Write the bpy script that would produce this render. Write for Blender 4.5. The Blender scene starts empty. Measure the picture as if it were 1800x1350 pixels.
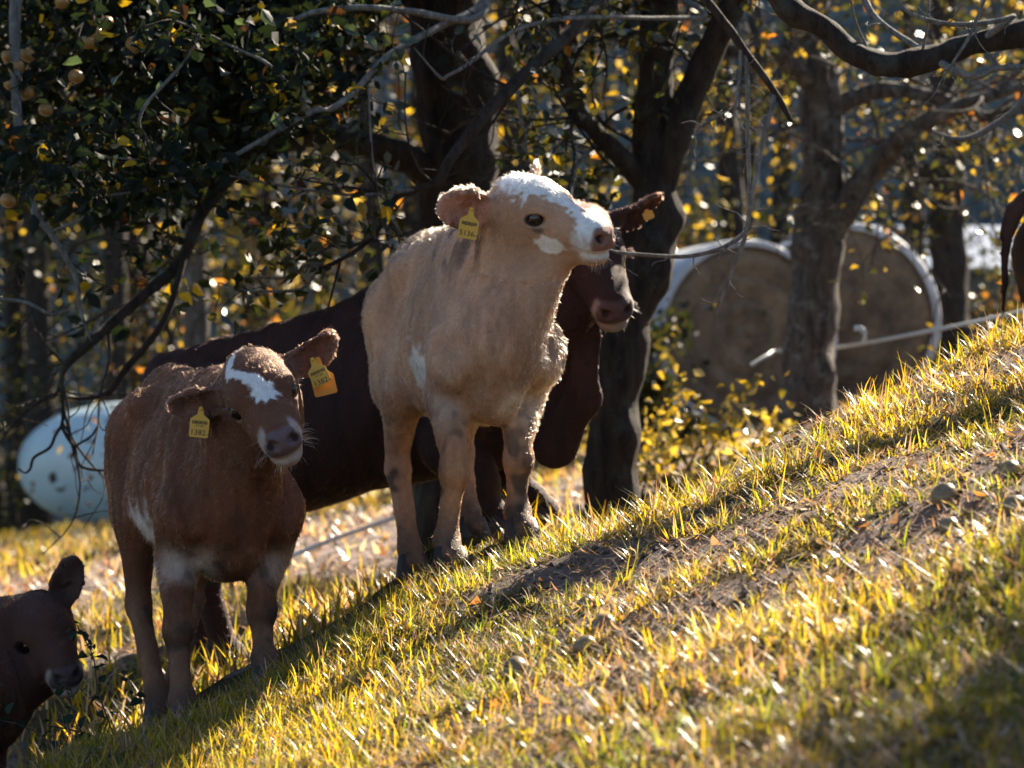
import bpy, math, random
import numpy as np
from mathutils import Vector, Matrix
from math import radians, sin, cos, pi

# ---------------------------------------------------------------- camera, sky, sun, exposure
SC = bpy.context.scene
C = SC.collection
FPX = 5000.0                      # focal length in pixels of the 1800 px wide photograph


def P(px, py, d):
    """a point seen at photograph pixel (px, py), d metres in front of the camera"""
    return np.array([(px - 900.0) / FPX * d, d, (675.0 - py) / FPX * d])


cam_d = bpy.data.cameras.new('camera')
cam_d.lens = 36.0 * FPX / 1800.0
cam_d.sensor_width = 36.0
cam_d.clip_start = 0.1
cam_d.clip_end = 600.0
cam_d.dof.use_dof = True
cam_d.dof.focus_distance = 7.25
cam_d.dof.aperture_fstop = 4.2
cam_d.dof.aperture_blades = 9
cam = bpy.data.objects.new('camera', cam_d)
cam.location = (0, 0, 0)
cam.rotation_euler = (radians(90), 0, 0)
C.objects.link(cam)
SC.camera = cam

SUN_EL = radians(36.0)
SUN_AZ = math.atan2(0.52, 0.75)   # clockwise from +Y, the viewing direction
world = bpy.data.worlds.new('World')
SC.world = world
world.use_nodes = True
wn = world.node_tree
sky = wn.nodes.new('ShaderNodeTexSky')
sky.sky_type = 'NISHITA'
sky.sun_disc = False
sky.sun_elevation = SUN_EL
sky.sun_rotation = SUN_AZ
sky.air_density = 1.0
sky.dust_density = 0.6
sky.ozone_density = 1.6
wn.links.new(sky.outputs['Color'], wn.nodes['Background'].inputs['Color'])
wn.nodes['Background'].inputs['Strength'].default_value = 0.050

sun_d = bpy.data.lights.new('sun', 'SUN')
sun_d.energy = 5.0
sun_d.angle = radians(0.53)
sun_d.color = (1.0, 0.87, 0.68)
sun = bpy.data.objects.new('sun', sun_d)
to_sun = Vector((sin(SUN_AZ) * cos(SUN_EL), cos(SUN_AZ) * cos(SUN_EL), sin(SUN_EL)))
sun.rotation_euler = to_sun.to_track_quat('Z', 'Y').to_euler()
sun.location = (6, 9, 9)
C.objects.link(sun)

vs = SC.view_settings
vs.view_transform = 'Standard'
vs.look = 'None'
vs.exposure = 2.0
vs.gamma = 1.0
SC.render.engine = 'CYCLES'
SC.cycles.use_denoising = True
SC.cycles.max_bounces = 10
SC.cycles.diffuse_bounces = 3
SC.cycles.glossy_bounces = 3
SC.cycles.transmission_bounces = 6
SC.cycles.transparent_max_bounces = 8
SC.cycles.caustics_reflective = False
SC.cycles.caustics_refractive = False
SC.cycles.sample_clamp_indirect = 4.0

RNG = np.random.default_rng(7)
# ---------------------------------------------------------------- helpers
def nrm(v):
    v = np.asarray(v, float)
    return v / (np.linalg.norm(v) + 1e-12)


def mesh_np(name, verts, faces, smooth=True, cols=None, mat=None, cname='col'):
    """mesh from numpy arrays; faces is (n,3) or (n,4); cols per-vertex rgb"""
    me = bpy.data.meshes.new(name)
    verts = np.ascontiguousarray(verts, np.float32)
    faces = np.ascontiguousarray(faces, np.int32)
    k = faces.shape[1]
    me.vertices.add(len(verts))
    me.vertices.foreach_set('co', verts.ravel())
    me.loops.add(faces.size)
    me.loops.foreach_set('vertex_index', faces.ravel())
    me.polygons.add(len(faces))
    me.polygons.foreach_set('loop_start', np.arange(0, faces.size, k, dtype=np.int32))
    me.polygons.foreach_set('use_smooth', np.full(len(faces), smooth))
    me.update(calc_edges=True)
    if cols is not None:
        a = me.color_attributes.new(cname, 'FLOAT_COLOR', 'POINT')
        c4 = np.ones((len(verts), 4), np.float32)
        c4[:, :3] = cols
        a.data.foreach_set('color', c4.ravel())
    if mat is not None:
        me.materials.append(mat)
    return me


def link(name, data, parent=None, loc=None):
    o = bpy.data.objects.new(name, data)
    C.objects.link(o)
    if parent is not None:
        o.parent = parent
    if loc is not None:
        o.location = [float(q) for q in loc]
    return o


def tag(o, label=None, cat=None, group=None, kind=None):
    if label:
        o['label'] = label
    if cat:
        o['category'] = cat
    if group:
        o['group'] = group
    if kind:
        o['kind'] = kind
    return o


def thing(name, label, cat, loc, group=None):
    o = link(name, None, None, loc)
    o.empty_display_size = 0.1
    return tag(o, label, cat, group)


# value noise, vectorised
_perm = np.random.default_rng(3).random((64, 64, 64)).astype(np.float32)


def vnoise(p, scale=1.0, seed=0.0):
    q = np.asarray(p, np.float32) * scale + 37.17 + seed * 11.3
    i = np.floor(q).astype(np.int32)
    f = q - i
    f = f * f * (3 - 2 * f)
    r = 0
    for dx in (0, 1):
        wx = f[..., 0] if dx else 1 - f[..., 0]
        for dy in (0, 1):
            wy = f[..., 1] if dy else 1 - f[..., 1]
            for dz in (0, 1):
                wz = f[..., 2] if dz else 1 - f[..., 2]
                r = r + wx * wy * wz * _perm[(i[..., 0] + dx) & 63, (i[..., 1] + dy) & 63, (i[..., 2] + dz) & 63]
    return r


def n2(x, y, scale, seed=0.0):
    return vnoise(np.stack([x, y, np.zeros_like(x) + seed * 1.7], -1), scale, seed)


def sstep(a, b, x):
    t = np.clip((np.asarray(x, float) - a) / (b - a), 0, 1)
    return t * t * (3 - 2 * t)


def catmull(pts, n=8):
    pts = np.asarray(pts, float)
    if len(pts) < 3:
        t = np.linspace(0, 1, n + 1)[:, None]
        return pts[0] * (1 - t) + pts[-1] * t
    q = np.vstack([2 * pts[0] - pts[1], pts, 2 * pts[-1] - pts[-2]])
    out = []
    for i in range(1, len(q) - 2):
        p0, p1, p2, p3 = q[i - 1:i + 3]
        for t in np.linspace(0, 1, n, endpoint=False):
            out.append(.5 * (2 * p1 + (p2 - p0) * t + (2 * p0 - 5 * p1 + 4 * p2 - p3) * t * t + (3 * p1 - p0 - 3 * p2 + p3) * t ** 3))
    out.append(pts[-1])
    return np.array(out)


def tube(path, radii, sides=8, jitter=0.0, seed=0, flat=None):
    """closed tapered tube along a path: verts, quads (caps as fans of quads with a doubled vertex avoided)"""
    path = np.asarray(path, float)
    n = len(path)
    radii = np.broadcast_to(np.asarray(radii, float), (n,))
    tan = np.gradient(path, axis=0)
    tan /= np.linalg.norm(tan, axis=1)[:, None] + 1e-12
    up = np.array([0.13, 0.21, 1.0]) if abs(tan[0, 2]) < .9 else np.array([1.0, 0.2, 0.0])
    u = nrm(np.cross(tan[0], up))
    V = []
    a = np.linspace(0, 2 * pi, sides, endpoint=False)
    for i in range(n):
        u = nrm(u - tan[i] * np.dot(u, tan[i]))
        w = np.cross(tan[i], u)
        r = radii[i] * np.ones(sides)
        ring = path[i] + r[:, None] * (np.cos(a)[:, None] * u + np.sin(a)[:, None] * w)
        V.append(ring)
    V = np.array(V)
    if jitter:
        dirs = V - path[:, None, :]
        rad = np.linalg.norm(dirs, axis=2, keepdims=True) + 1e-9
        nz = vnoise(V, 9.0, seed)[..., None] - .5 + .6 * (vnoise(V * np.array([1, 1, .35]), 30.0, seed + 2)[..., None] - .5)
        V = V + dirs / rad * nz * jitter * np.minimum(rad, .2)
    V = V.reshape(-1, 3)
    F = []
    k = np.arange(sides)
    k2 = (k + 1) % sides
    for i in range(n - 1):
        b = i * sides
        F.append(np.stack([b + k, b + k2, b + sides + k2, b + sides + k], 1))
    F = np.vstack(F)
    # caps
    V = np.vstack([V, path[0] - tan[0] * radii[0] * .3, path[-1] + tan[-1] * radii[-1] * .5])
    c0, c1 = len(V) - 2, len(V) - 1
    b = (n - 1) * sides
    e = np.arange(0, sides, 2)
    caps = [np.stack([np.full(len(e), c0), (e + 2) % sides, (e + 1) % sides, e], 1),
            np.stack([np.full(len(e), c1), b + e, b + (e + 1) % sides, b + (e + 2) % sides], 1)]
    return V, np.vstack([F] + caps)


class Bag:
    """collects pieces of geometry that make one mesh"""

    def __init__(self):
        self.V, self.F, self.K, self.n = [], [], [], 0

    def add(self, V, F, col=None):
        self.V.append(V)
        self.F.append(np.asarray(F) + self.n)
        self.n += len(V)
        self.K.append(np.broadcast_to(np.array([1, 1, 1.] if col is None else col, float), (len(V), 3)))

    def mesh(self, name, mat, smooth=True):
        return mesh_np(name, np.vstack(self.V), np.vstack(self.F), smooth, np.vstack(self.K), mat)


# ---------------------------------------------------------------- materials
def new_mat(name):
    m = bpy.data.materials.new(name)
    m.use_nodes = True
    m.node_tree.nodes.clear()
    return m, m.node_tree.nodes, m.node_tree.links


def node(ns, t, **kw):
    n = ns.new(t)
    for k, v in kw.items():
        setattr(n, k, v)
    return n


def mat_simple(name, col, rough=.7, noise=0.0, nscale=20.0, bump=0.0, bscale=60.0, spec=.4, attr=None, dark=None):
    m, ns, ls = new_mat(name)
    out = node(ns, 'ShaderNodeOutputMaterial')
    b = node(ns, 'ShaderNodeBsdfPrincipled')
    b.inputs['Roughness'].default_value = rough
    b.inputs['Specular IOR Level'].default_value = spec
    ls.new(b.outputs[0], out.inputs['Surface'])
    src = None
    if attr:
        a = node(ns, 'ShaderNodeAttribute', attribute_name=attr)
        src = a.outputs['Color']
    if noise or bump:
        tc = node(ns, 'ShaderNodeTexCoord')
    if noise:
        t = node(ns, 'ShaderNodeTexNoise')
        t.inputs['Scale'].default_value = nscale
        t.inputs['Detail'].default_value = 6
        t.inputs['Roughness'].default_value = .65
        ls.new(tc.outputs['Object'], t.inputs['Vector'])
        mix = node(ns, 'ShaderNodeMix', data_type='RGBA')
        cr = node(ns, 'ShaderNodeMapRange')
        cr.inputs[1].default_value = .3
        cr.inputs[2].default_value = .7
        ls.new(t.outputs['Fac'], cr.inputs[0])
        ls.new(cr.outputs[0], mix.inputs['Factor'])
        d = dark if dark else tuple(c * (1 - noise) for c in col)
        if src:
            mul = node(ns, 'ShaderNodeMix', data_type='RGBA', blend_type='MULTIPLY')
            mul.inputs['Factor'].default_value = 1.0
            mix.inputs['A'].default_value = (1 - noise, 1 - noise, 1 - noise, 1)
            mix.inputs['B'].default_value = (1, 1, 1, 1)
            ls.new(src, mul.inputs['A'])
            ls.new(mix.outputs['Result'], mul.inputs['B'])
            ls.new(mul.outputs['Result'], b.inputs['Base Color'])
        else:
            mix.inputs['A'].default_value = (*d, 1)
            mix.inputs['B'].default_value = (*col, 1)
            ls.new(mix.outputs['Result'], b.inputs['Base Color'])
    elif src:
        ls.new(src, b.inputs['Base Color'])
    else:
        b.inputs['Base Color'].default_value = (*col, 1)
    if bump:
        t2 = node(ns, 'ShaderNodeTexNoise')
        t2.inputs['Scale'].default_value = bscale
        t2.inputs['Detail'].default_value = 5
        ls.new(tc.outputs['Object'], t2.inputs['Vector'])
        bp = node(ns, 'ShaderNodeBump')
        bp.inputs['Strength'].default_value = min(1, bump)
        bp.inputs['Distance'].default_value = .02
        ls.new(t2.outputs['Fac'], bp.inputs['Height'])
        ls.new(bp.outputs['Normal'], b.inputs['Normal'])
    return m


def mat_leaf(name, trans=.45, rough=.38, spec=.5, tint=(1.0, .95, .45), gain=2.0):
    """leaf or blade: per-vertex colour, glossy coat, light shining through (gain times the colour)"""
    m, ns, ls = new_mat(name)
    out = node(ns, 'ShaderNodeOutputMaterial')
    a = node(ns, 'ShaderNodeAttribute', attribute_name='col')
    b = node(ns, 'ShaderNodeBsdfPrincipled')
    b.inputs['Roughness'].default_value = rough
    b.inputs['Specular IOR Level'].default_value = spec
    ls.new(a.outputs['Color'], b.inputs['Base Color'])
    t = node(ns, 'ShaderNodeBsdfTranslucent')
    mu = node(ns, 'ShaderNodeMix', data_type='RGBA', blend_type='MULTIPLY')
    mu.inputs['Factor'].default_value = 1
    mu.inputs['B'].default_value = (*tint, 1)
    sc = node(ns, 'ShaderNodeVectorMath', operation='SCALE')
    sc.inputs['Scale'].default_value = gain
    ls.new(a.outputs['Color'], sc.inputs[0])
    ls.new(sc.outputs[0], mu.inputs['A'])
    ls.new(mu.outputs['Result'], t.inputs['Color'])
    mx = node(ns, 'ShaderNodeMixShader')
    mx.inputs[0].default_value = trans
    ls.new(b.outputs[0], mx.inputs[1])
    ls.new(t.outputs[0], mx.inputs[2])
    ls.new(mx.outputs[0], out.inputs['Surface'])
    return m


def mat_bark(name, col, dark, lichen=None, scale=7.0):
    m, ns, ls = new_mat(name)
    out = node(ns, 'ShaderNodeOutputMaterial')
    b = node(ns, 'ShaderNodeBsdfPrincipled')
    b.inputs['Roughness'].default_value = .85
    b.inputs['Specular IOR Level'].default_value = .25
    tc = node(ns, 'ShaderNodeTexCoord')
    mp = node(ns, 'ShaderNodeMapping')
    mp.inputs['Scale'].default_value = (1, 1, .22)
    ls.new(tc.outputs['Object'], mp.inputs['Vector'])
    t = node(ns, 'ShaderNodeTexNoise')
    t.inputs['Scale'].default_value = scale * 4
    t.inputs['Detail'].default_value = 8
    t.inputs['Roughness'].default_value = .7
    ls.new(mp.outputs[0], t.inputs['Vector'])
    cr = node(ns, 'ShaderNodeValToRGB')
    cr.color_ramp.elements[0].position = .36
    cr.color_ramp.elements[0].color = (*dark, 1)
    cr.color_ramp.elements[1].position = .68
    cr.color_ramp.elements[1].color = (*col, 1)
    ls.new(t.outputs['Fac'], cr.inputs[0])
    last = cr.outputs[0]
    if lichen:
        t2 = node(ns, 'ShaderNodeTexNoise')
        t2.inputs['Scale'].default_value = scale * 1.3
        t2.inputs['Detail'].default_value = 6
        t2.inputs['Roughness'].default_value = .75
        ls.new(tc.outputs['Object'], t2.inputs['Vector'])
        r2 = node(ns, 'ShaderNodeMapRange')
        r2.inputs[1].default_value = .52
        r2.inputs[2].default_value = .66
        ls.new(t2.outputs['Fac'], r2.inputs[0])
        mx = node(ns, 'ShaderNodeMix', data_type='RGBA')
        ls.new(r2.outputs[0], mx.inputs['Factor'])
        ls.new(last, mx.inputs['A'])
        mx.inputs['B'].default_value = (*lichen, 1)
        last = mx.outputs['Result']
    ls.new(last, b.inputs['Base Color'])
    bp = node(ns, 'ShaderNodeBump')
    bp.inputs['Strength'].default_value = .9
    bp.inputs['Distance'].default_value = .03
    ls.new(t.outputs['Fac'], bp.inputs['Height'])
    ls.new(bp.outputs[0], b.inputs['Normal'])
    ls.new(b.outputs[0], out.inputs['Surface'])
    return m
# ---------------------------------------------------------------- blended solids -> one continuous skin
class Solid:
    """signed distance field on a grid, finer round the head; turned into one mesh by surface nets"""

    def __init__(self, lo, hi, h, flo=None, fhi=None, fh=None):
        ax = []
        for k in range(3):
            a, b = lo[k], hi[k]
            if flo is None:
                ax.append(np.arange(a, b + h, h))
            else:
                fa, fb = max(flo[k], a + h), min(fhi[k], b - h)
                n0, n1, n2_ = [max(1, int(math.ceil(q))) for q in ((fa - a) / h, (fb - fa) / fh, (b - fb) / h)]
                ax.append(np.concatenate([np.linspace(a, fa, n0, endpoint=False), np.linspace(fa, fb, n1, endpoint=False), np.linspace(fb, b, n2_ + 1)]))
        self.ax = [q.astype(np.float32) for q in ax]
        self.D = np.full([len(q) for q in self.ax], 0.5, np.float32)

    def _sub(self, lo, hi):
        s = []
        for k in range(3):
            i0 = max(0, int(np.searchsorted(self.ax[k], lo[k])) - 1)
            i1 = min(len(self.ax[k]), int(np.searchsorted(self.ax[k], hi[k])) + 1)
            s.append(slice(i0, max(i1, i0 + 1)))
        g = np.meshgrid(*[self.ax[k][s[k]] for k in range(3)], indexing='ij')
        return tuple(s), np.stack(g, -1)

    def _merge(self, s, d, k, sub=False):
        D = self.D[s]
        if sub:
            h = np.clip(.5 - .5 * (D + d) / k, 0, 1)
            self.D[s] = D + (-d - D) * h + k * h * (1 - h)
        else:
            h = np.clip(.5 + .5 * (D - d) / k, 0, 1)
            self.D[s] = D + (d - D) * h - k * h * (1 - h)

    def cone(self, a, b, ra, rb, k=.03, sub=False, squash=None):
        """tapered capsule; squash = (axis, factor): cross-section narrowed along a direction"""
        a, b = np.asarray(a, np.float32), np.asarray(b, np.float32)
        m = max(ra, rb) + k + .03
        s, X = self._sub(np.minimum(a, b) - m, np.maximum(a, b) + m)
        ab = b - a
        t = np.clip(((X - a) @ ab) / (ab @ ab + 1e-9), 0, 1)
        v = X - (a + t[..., None] * ab)
        f = 1.0
        if squash is not None:
            n = nrm(squash[0]).astype(np.float32)
            f = squash[1]
            v = v + (v @ n)[..., None] * n * (1 / f - 1)
        d = np.sqrt((v * v).sum(-1)) - (ra + (rb - ra) * t)
        if f < 1:
            d = d * (.5 + .5 * f)
        self._merge(s, d.astype(np.float32), k, sub)

    def ell(self, c, r, R=None, k=.03, sub=False):
        """ellipsoid; R columns are its axes"""
        c = np.asarray(c, np.float32)
        r = np.asarray(r, np.float32)
        m = r.max() + k + .03
        s, X = self._sub(c - m, c + m)
        v = X - c
        if R is not None:
            v = v @ np.asarray(R, np.float32)
        q0 = np.sqrt(((v / r) ** 2).sum(-1))
        q1 = np.sqrt(((v / (r * r)) ** 2).sum(-1)) + 1e-9
        d = q0 * (q0 - 1) / q1
        self._merge(s, d.astype(np.float32), k, sub)

    def custom(self, lo, hi, fn, k=.02, sub=False):
        s, X = self._sub(np.asarray(lo), np.asarray(hi))
        self._merge(s, fn(X).astype(np.float32), k, sub)

    def skin(self, smooth=2):
        D, ax = self.D, self.ax
        neg = D < 0
        nx, ny, nz = D.shape
        cnt = np.zeros((nx - 1, ny - 1, nz - 1), np.int8)
        for dx in (0, 1):
            for dy in (0, 1):
                for dz in (0, 1):
                    cnt += neg[dx:nx - 1 + dx, dy:ny - 1 + dy, dz:nz - 1 + dz]
        cells = np.argwhere((cnt > 0) & (cnt < 8))
        idx = np.full(cnt.shape, -1, np.int64)
        idx[tuple(cells.T)] = np.arange(len(cells))
        acc = np.zeros((len(cells), 3))
        num = np.zeros(len(cells))
        I = cells.T
        corner = [(0, 0, 0), (1, 0, 0), (0, 1, 0), (1, 1, 0), (0, 0, 1), (1, 0, 1), (0, 1, 1), (1, 1, 1)]
        for a in range(8):
            for b in range(a + 1, 8):
                ca, cb = np.array(corner[a]), np.array(corner[b])
                if abs(ca - cb).sum() != 1:
                    continue
                ia, ib = I + ca[:, None], I + cb[:, None]
                da, db = D[tuple(ia)], D[tuple(ib)]
                ok = (da < 0) != (db < 0)
                t = np.where(ok, da / (da - db + 1e-12), 0)
                pa = np.stack([ax[k][ia[k]] for k in range(3)], 1)
                pb = np.stack([ax[k][ib[k]] for k in range(3)], 1)
                acc += ok[:, None] * (pa + (pb - pa) * t[:, None])
                num += ok
        V = acc / num[:, None]
        F = []
        for k in range(3):
            o1, o2 = (k + 1) % 3, (k + 2) % 3
            sl0 = [slice(None)] * 3
            sl1 = [slice(None)] * 3
            sl0[k] = slice(0, -1)
            sl1[k] = slice(1, None)
            ch = neg[tuple(sl0)] != neg[tuple(sl1)]
            e = np.argwhere(ch)
            good = (e[:, o1] > 0) & (e[:, o2] > 0) & (e[:, o1] < D.shape[o1] - 1) & (e[:, o2] < D.shape[o2] - 1)
            e = e[good]
            u = np.zeros(3, int)
            w = np.zeros(3, int)
            u[o1] = 1
            w[o2] = 1
            q = np.stack([idx[tuple((e - u - w).T)], idx[tuple((e - w).T)], idx[tuple(e.T)], idx[tuple((e - u).T)]], 1)
            inside = neg[tuple(e.T)]
            q[~inside] = q[~inside][:, ::-1]
            F.append(q)
        F = np.vstack(F)
        # light relaxation
        E = np.vstack([F[:, [0, 1]], F[:, [1, 2]], F[:, [2, 3]], F[:, [3, 0]]])
        for _ in range(smooth):
            S = np.zeros_like(V)
            N = np.zeros(len(V))
            for j in range(3):
                S[:, j] = np.bincount(E[:, 0], V[E[:, 1], j], len(V)) + np.bincount(E[:, 1], V[E[:, 0], j], len(V))
            N = np.bincount(E[:, 0], minlength=len(V)) + np.bincount(E[:, 1], minlength=len(V))
            V = V * .5 + S / np.maximum(N, 1)[:, None] * .5
        return V, F
# ---------------------------------------------------------------- cattle
def frame(f, roll=0.0):
    f = nrm(f)
    l = nrm(np.cross([0, 0, 1.0], f))
    u = np.cross(f, l)
    l2 = cos(roll) * l + sin(roll) * u
    return np.stack([f, l2, np.cross(f, l2)], 1)      # columns forward, left, up


EAR_DEF = dict(root=(.10, .19, .10), dir=(-.15, .95, .20), open=(.75, .15, -.35), len=.40, wid=.62)


class Bovine:
    def __init__(self, sp):
        self.sp = sp
        self.O = np.array(sp['O'], float)
        self.H = sp['H']
        self.B = frame(sp['f'], sp.get('broll', 0))
        self.L = sp['L']
        self.st = np.array([sp.get('stretch', 1.0), 1, 1])
        self.Q = np.array(sp['occ'], float)
        self.R = frame(sp['h'], radians(sp.get('roll', 0)))

    def b(self, x, y, z):
        return self.O + self.B @ (np.array([x, y, z]) * self.st * self.H)

    def hd(self, x, y, z):
        return self.Q + self.R @ (np.array([x, y, z]) * self.L)

    def tob(self, V):
        return (V - self.O) @ self.B / self.H / self.st

    def toh(self, V):
        return (V - self.Q) @ self.R / self.L

    def skin(self):
        sp, H, L, b, hd, B, R = self.sp, self.H, self.L, self.b, self.hd, self.B, self.R
        hoofs = [np.array(q, float) for q in sp['hooves']]      # FL FR RL RR world points on the ground
        pts = np.array([b(.5, 0, .9), b(-.55, 0, .95), b(0, .3, .5), b(0, -.3, .5), b(.4, 0, .4)] + hoofs +
                       [hd(x, y, z) for x in (-.3, 1.1) for y in (-.65, .65) for z in (-.4, .62)])
        lo, hi = pts.min(0) - .05, pts.max(0) + .05
        hb = np.array([hd(x, y, z) for x in (-.22, 1.06) for y in (-.50, .50) for z in (-.34, .42)])
        h, fh = sp.get('res', (.0100, .0046))
        S = Solid(lo, hi, h, hb.min(0), hb.max(0), fh)
        th = sp.get('thick', 1.0)
        w = sp.get('wide', 1.0)
        # trunk
        S.ell(b(.03, 0, .645), np.array([.37, .170 * w, .245]) * self.st * H, B, .06)
        S.ell(b(-.15, 0, .600), np.array([.30, .185 * w, .215]) * self.st * H, B, .06)
        S.cone(b(.20, 0, .865), b(-.40, 0, .880), .080 * H, .080 * H, .09)
        S.ell(b(.20, 0, .890), np.array([.15, .070, .085]) * self.st * H, B, .06)
        S.ell(b(.315, 0, .585), np.array([.135, .120 * w, .21]) * self.st * H, B, .06)
        S.ell(b(.20, 0, .470), np.array([.19, .090, .100]) * self.st * H, B, .06)
        S.ell(b(-.375, 0, .745), np.array([.165, .165 * w, .155]) * self.st * H, B, .06)
        br = sp.get('brisket', 0)
        if br:
            S.ell(b(.36, 0, .47), np.array([.12, .075, .10 + br]) * self.st * H, B, .06)
        for s in (1, -1):
            S.cone(b(.17, s * .080 * w, .82), b(.315, s * .122 * w, .57), .065 * H, .100 * H, .028, squash=(B[:, 1], .8))
            S.cone(b(.32, s * .130 * w, .57), b(.235, s * .125 * w, .455), .088 * H, .070 * H, .03)
            S.ell(b(-.265, s * .125 * w, .835), np.array([.06, .040, .035]) * self.st * H, B, .08)
            S.ell(b(-.475, s * .07 * w, .80), np.array([.04, .035, .045]) * self.st * H, B, .05)
            S.cone(b(-.36, s * .105 * w, .70), b(-.265, s * .125 * w, .50), .130 * H, .086 * H, .04, squash=(B[:, 1], .85))
            S.cone(b(-.43, s * .090 * w, .73), b(-.42, s * .105 * w, .50), .090 * H, .075 * H, .05)
        for s in (1, -1):                                  # hollow flank, groove behind the shoulder and along the neck
            S.ell(b(-.20, s * .215 * w, .690), np.array([.085, .045, .095]) * self.st * H, B, .05, sub=True)
            S.cone(b(.10, s * .215 * w, .78), b(.17, s * .225 * w, .50), .028 * H, .030 * H, .045, sub=True)
            S.cone(b(.28, s * .165 * w, .80), b(.42, s * .145 * w, .58), .026 * H, .030 * H, .04, sub=True)
        # legs
        zu = np.array([0, 0, 1.0])
        self.hoof_at = []
        fwd = nrm(np.array([B[0, 0], B[1, 0], 0]))
        for i, hf in enumerate(hoofs):
            s = 1 if i in (0, 2) else -1
            if i < 2:
                top = b(.245, s * .130 * w, .455)
                kick = sp.get('knee', {}).get(i, (0, 0))
                leg = hf - top
                knee = top + leg * .44 + fwd * (.030 + kick[0]) * H + B[:, 1] * kick[1] * H
                fet = hf + zu * .085 * H - fwd * .028 * H
                can = knee + (fet - knee) * .45
                S.cone(top, knee + zu * .05 * H, .070 * H * th, .048 * H * th, .03)
                S.cone(top + (knee - top) * .2 - fwd * .015 * H, top + (knee - top) * .6 - fwd * .012 * H, .062 * H * th, .045 * H * th, .03)
                S.ell(knee + fwd * .006 * H, np.array([.056, .055, .062]) * H * th, None, .018)
                S.cone(knee - zu * .03 * H, can, .040 * H * th, .032 * H * th, .015)
                S.cone(can, fet, .032 * H * th, .038 * H * th, .012)
                S.cone(knee - zu * .04 * H - fwd * .014 * H, fet - fwd * .014 * H, .028 * H * th, .030 * H * th, .015)
            else:
                top = b(-.27, s * .125 * w, .50)
                leg = hf - top
                kick = sp.get('knee', {}).get(i, (0, 0))
                hock = top + leg * .44 - fwd * (.105 + kick[0]) * H + B[:, 1] * kick[1] * H
                fet = hf + zu * .085 * H - fwd * .030 * H
                can = hock + (fet - hock) * .5
                S.cone(top, hock + zu * .05 * H, .084 * H * th, .046 * H * th, .035)
                S.cone(b(-.41, s * .105 * w, .52), hock + zu * .05 * H - fwd * .03 * H, .072 * H * th, .026 * H * th, .035)
                S.ell(hock, np.array([.048, .045, .06]) * H * th, None, .02)
                S.cone(hock + zu * .045 * H - fwd * .045 * H, hock - zu * .02 * H - fwd * .012 * H, .020 * H * th, .028 * H * th, .02)
                S.cone(hock, can, .044 * H * th, .037 * H * th, .02)
                S.cone(can, fet, .037 * H * th, .041 * H * th, .015)
            S.ell(fet, np.array([.046, .046, .044]) * H * th, None, .012)
            S.ell(fet - fwd * .036 * H - zu * .012 * H, np.array([.018, .030, .016]) * H * th, None, .010)   # dewclaws
            S.cone(fet, hf + zu * .040 * H + fwd * .018 * H, .043 * H * th, .045 * H * th, .015)
            self.hoof_at.append((hf, fwd))
        # neck
        nk = sp.get('neck', 1.0)
        S.cone(hd(.06, 0, .06), b(.20, 0, .82), .230 * L * nk, .100 * H, .06)
        S.cone(hd(.12, 0, -.06), b(.26, 0, .70), .245 * L * nk, .135 * H, .06)
        S.cone(hd(.26, 0, -.20), b(.33, 0, .60), .13 * L * nk, .115 * H, .06)
        tr = sp.get('throat')
        if tr:
            S.cone(hd(tr[0], 0, tr[1]), b(.36, 0, .62), tr[2] * L, tr[3] * H, .07)
        for q in sp.get('dewlap', []):
            S.cone(q[0], q[1], q[2], q[3], .04, squash=(B[:, 1] if len(q) < 5 else q[4], .45))
        self._head(S)
        # tail
        for (a, c, ra, rb) in sp.get('tail', []):
            S.cone(a, c, ra, rb, .02)
        V, F = S.skin(3)
        return V, F

    def _head(self, S):
        hd, L, R, sp = self.hd, self.L, self.R, self.sp
        e = lambda c, r, k=.03, **q: S.ell(hd(*c), np.array(r) * L, R, k * L / .4, **q)
        mz = sp.get('muzzle', 1.0)
        ey = sp.get('eye', 1.0)
        e((.20, 0, .08), (.24, .235, .23), .04)
        e((.35, 0, .140), (.23, .205, .200), .04)
        e((.16, 0, .22), (.13, .12, .10), .05)                       # poll
        S.cone(hd(.36, 0, .09), hd(.84, 0, -.01), .200 * L, .118 * mz * L, .04 * L / .4)
        S.cone(hd(.40, 0, .155), hd(.86, 0, .045), .085 * L, .062 * L, .04 * L / .4)
        for s in (1, -1):
            e((.24, s * .105, -.10), (.20, .10, .20), .05)           # cheek
            e((.450, s * .148, .135), (.118, .070, .100), .03)       # orbit
            e((.62, s * .085, -.02), (.16, .07, .09), .05)
            e((.86, s * .068 * mz, -.038), (.105, .078 * mz, .096 * mz), .03)        # muzzle sides
        S.cone(hd(.24, 0, -.19), hd(.84, 0, -.140), .125 * L, .078 * L, .035 * L / .4)
        e((.92, 0, .0), (.085, .112 * mz, .100 * mz), .03)                     # nose pad
        e((.875, 0, -.145 * (.5 + .5 * mz)), (.100, .100 * mz, .060), .02)                 # chin
        # mouth slit, curving up towards the corner
        for s in (1, -1):
            S.cone(hd(.995, 0, -.110), hd(.90, s * .125, -.102), .010 * L, .010 * L, .010, sub=True)
            S.cone(hd(.90, s * .128, -.102), hd(.74, s * .150, -.066), .010 * L, .008 * L, .010, sub=True)
        # nostrils
        for s in (1, -1):
            e((.965, s * .062 * mz, .018), (.040, .038, .042), .02)
            S.ell(hd(.992, s * .070 * mz, .014), np.array([.045, .027, .026]) * L, R, .012, sub=True)
            S.cone(hd(.985, s * .080 * mz, .022), hd(.945, s * .118 * mz, .032), .017 * L, .010 * L, .012, sub=True)
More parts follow.
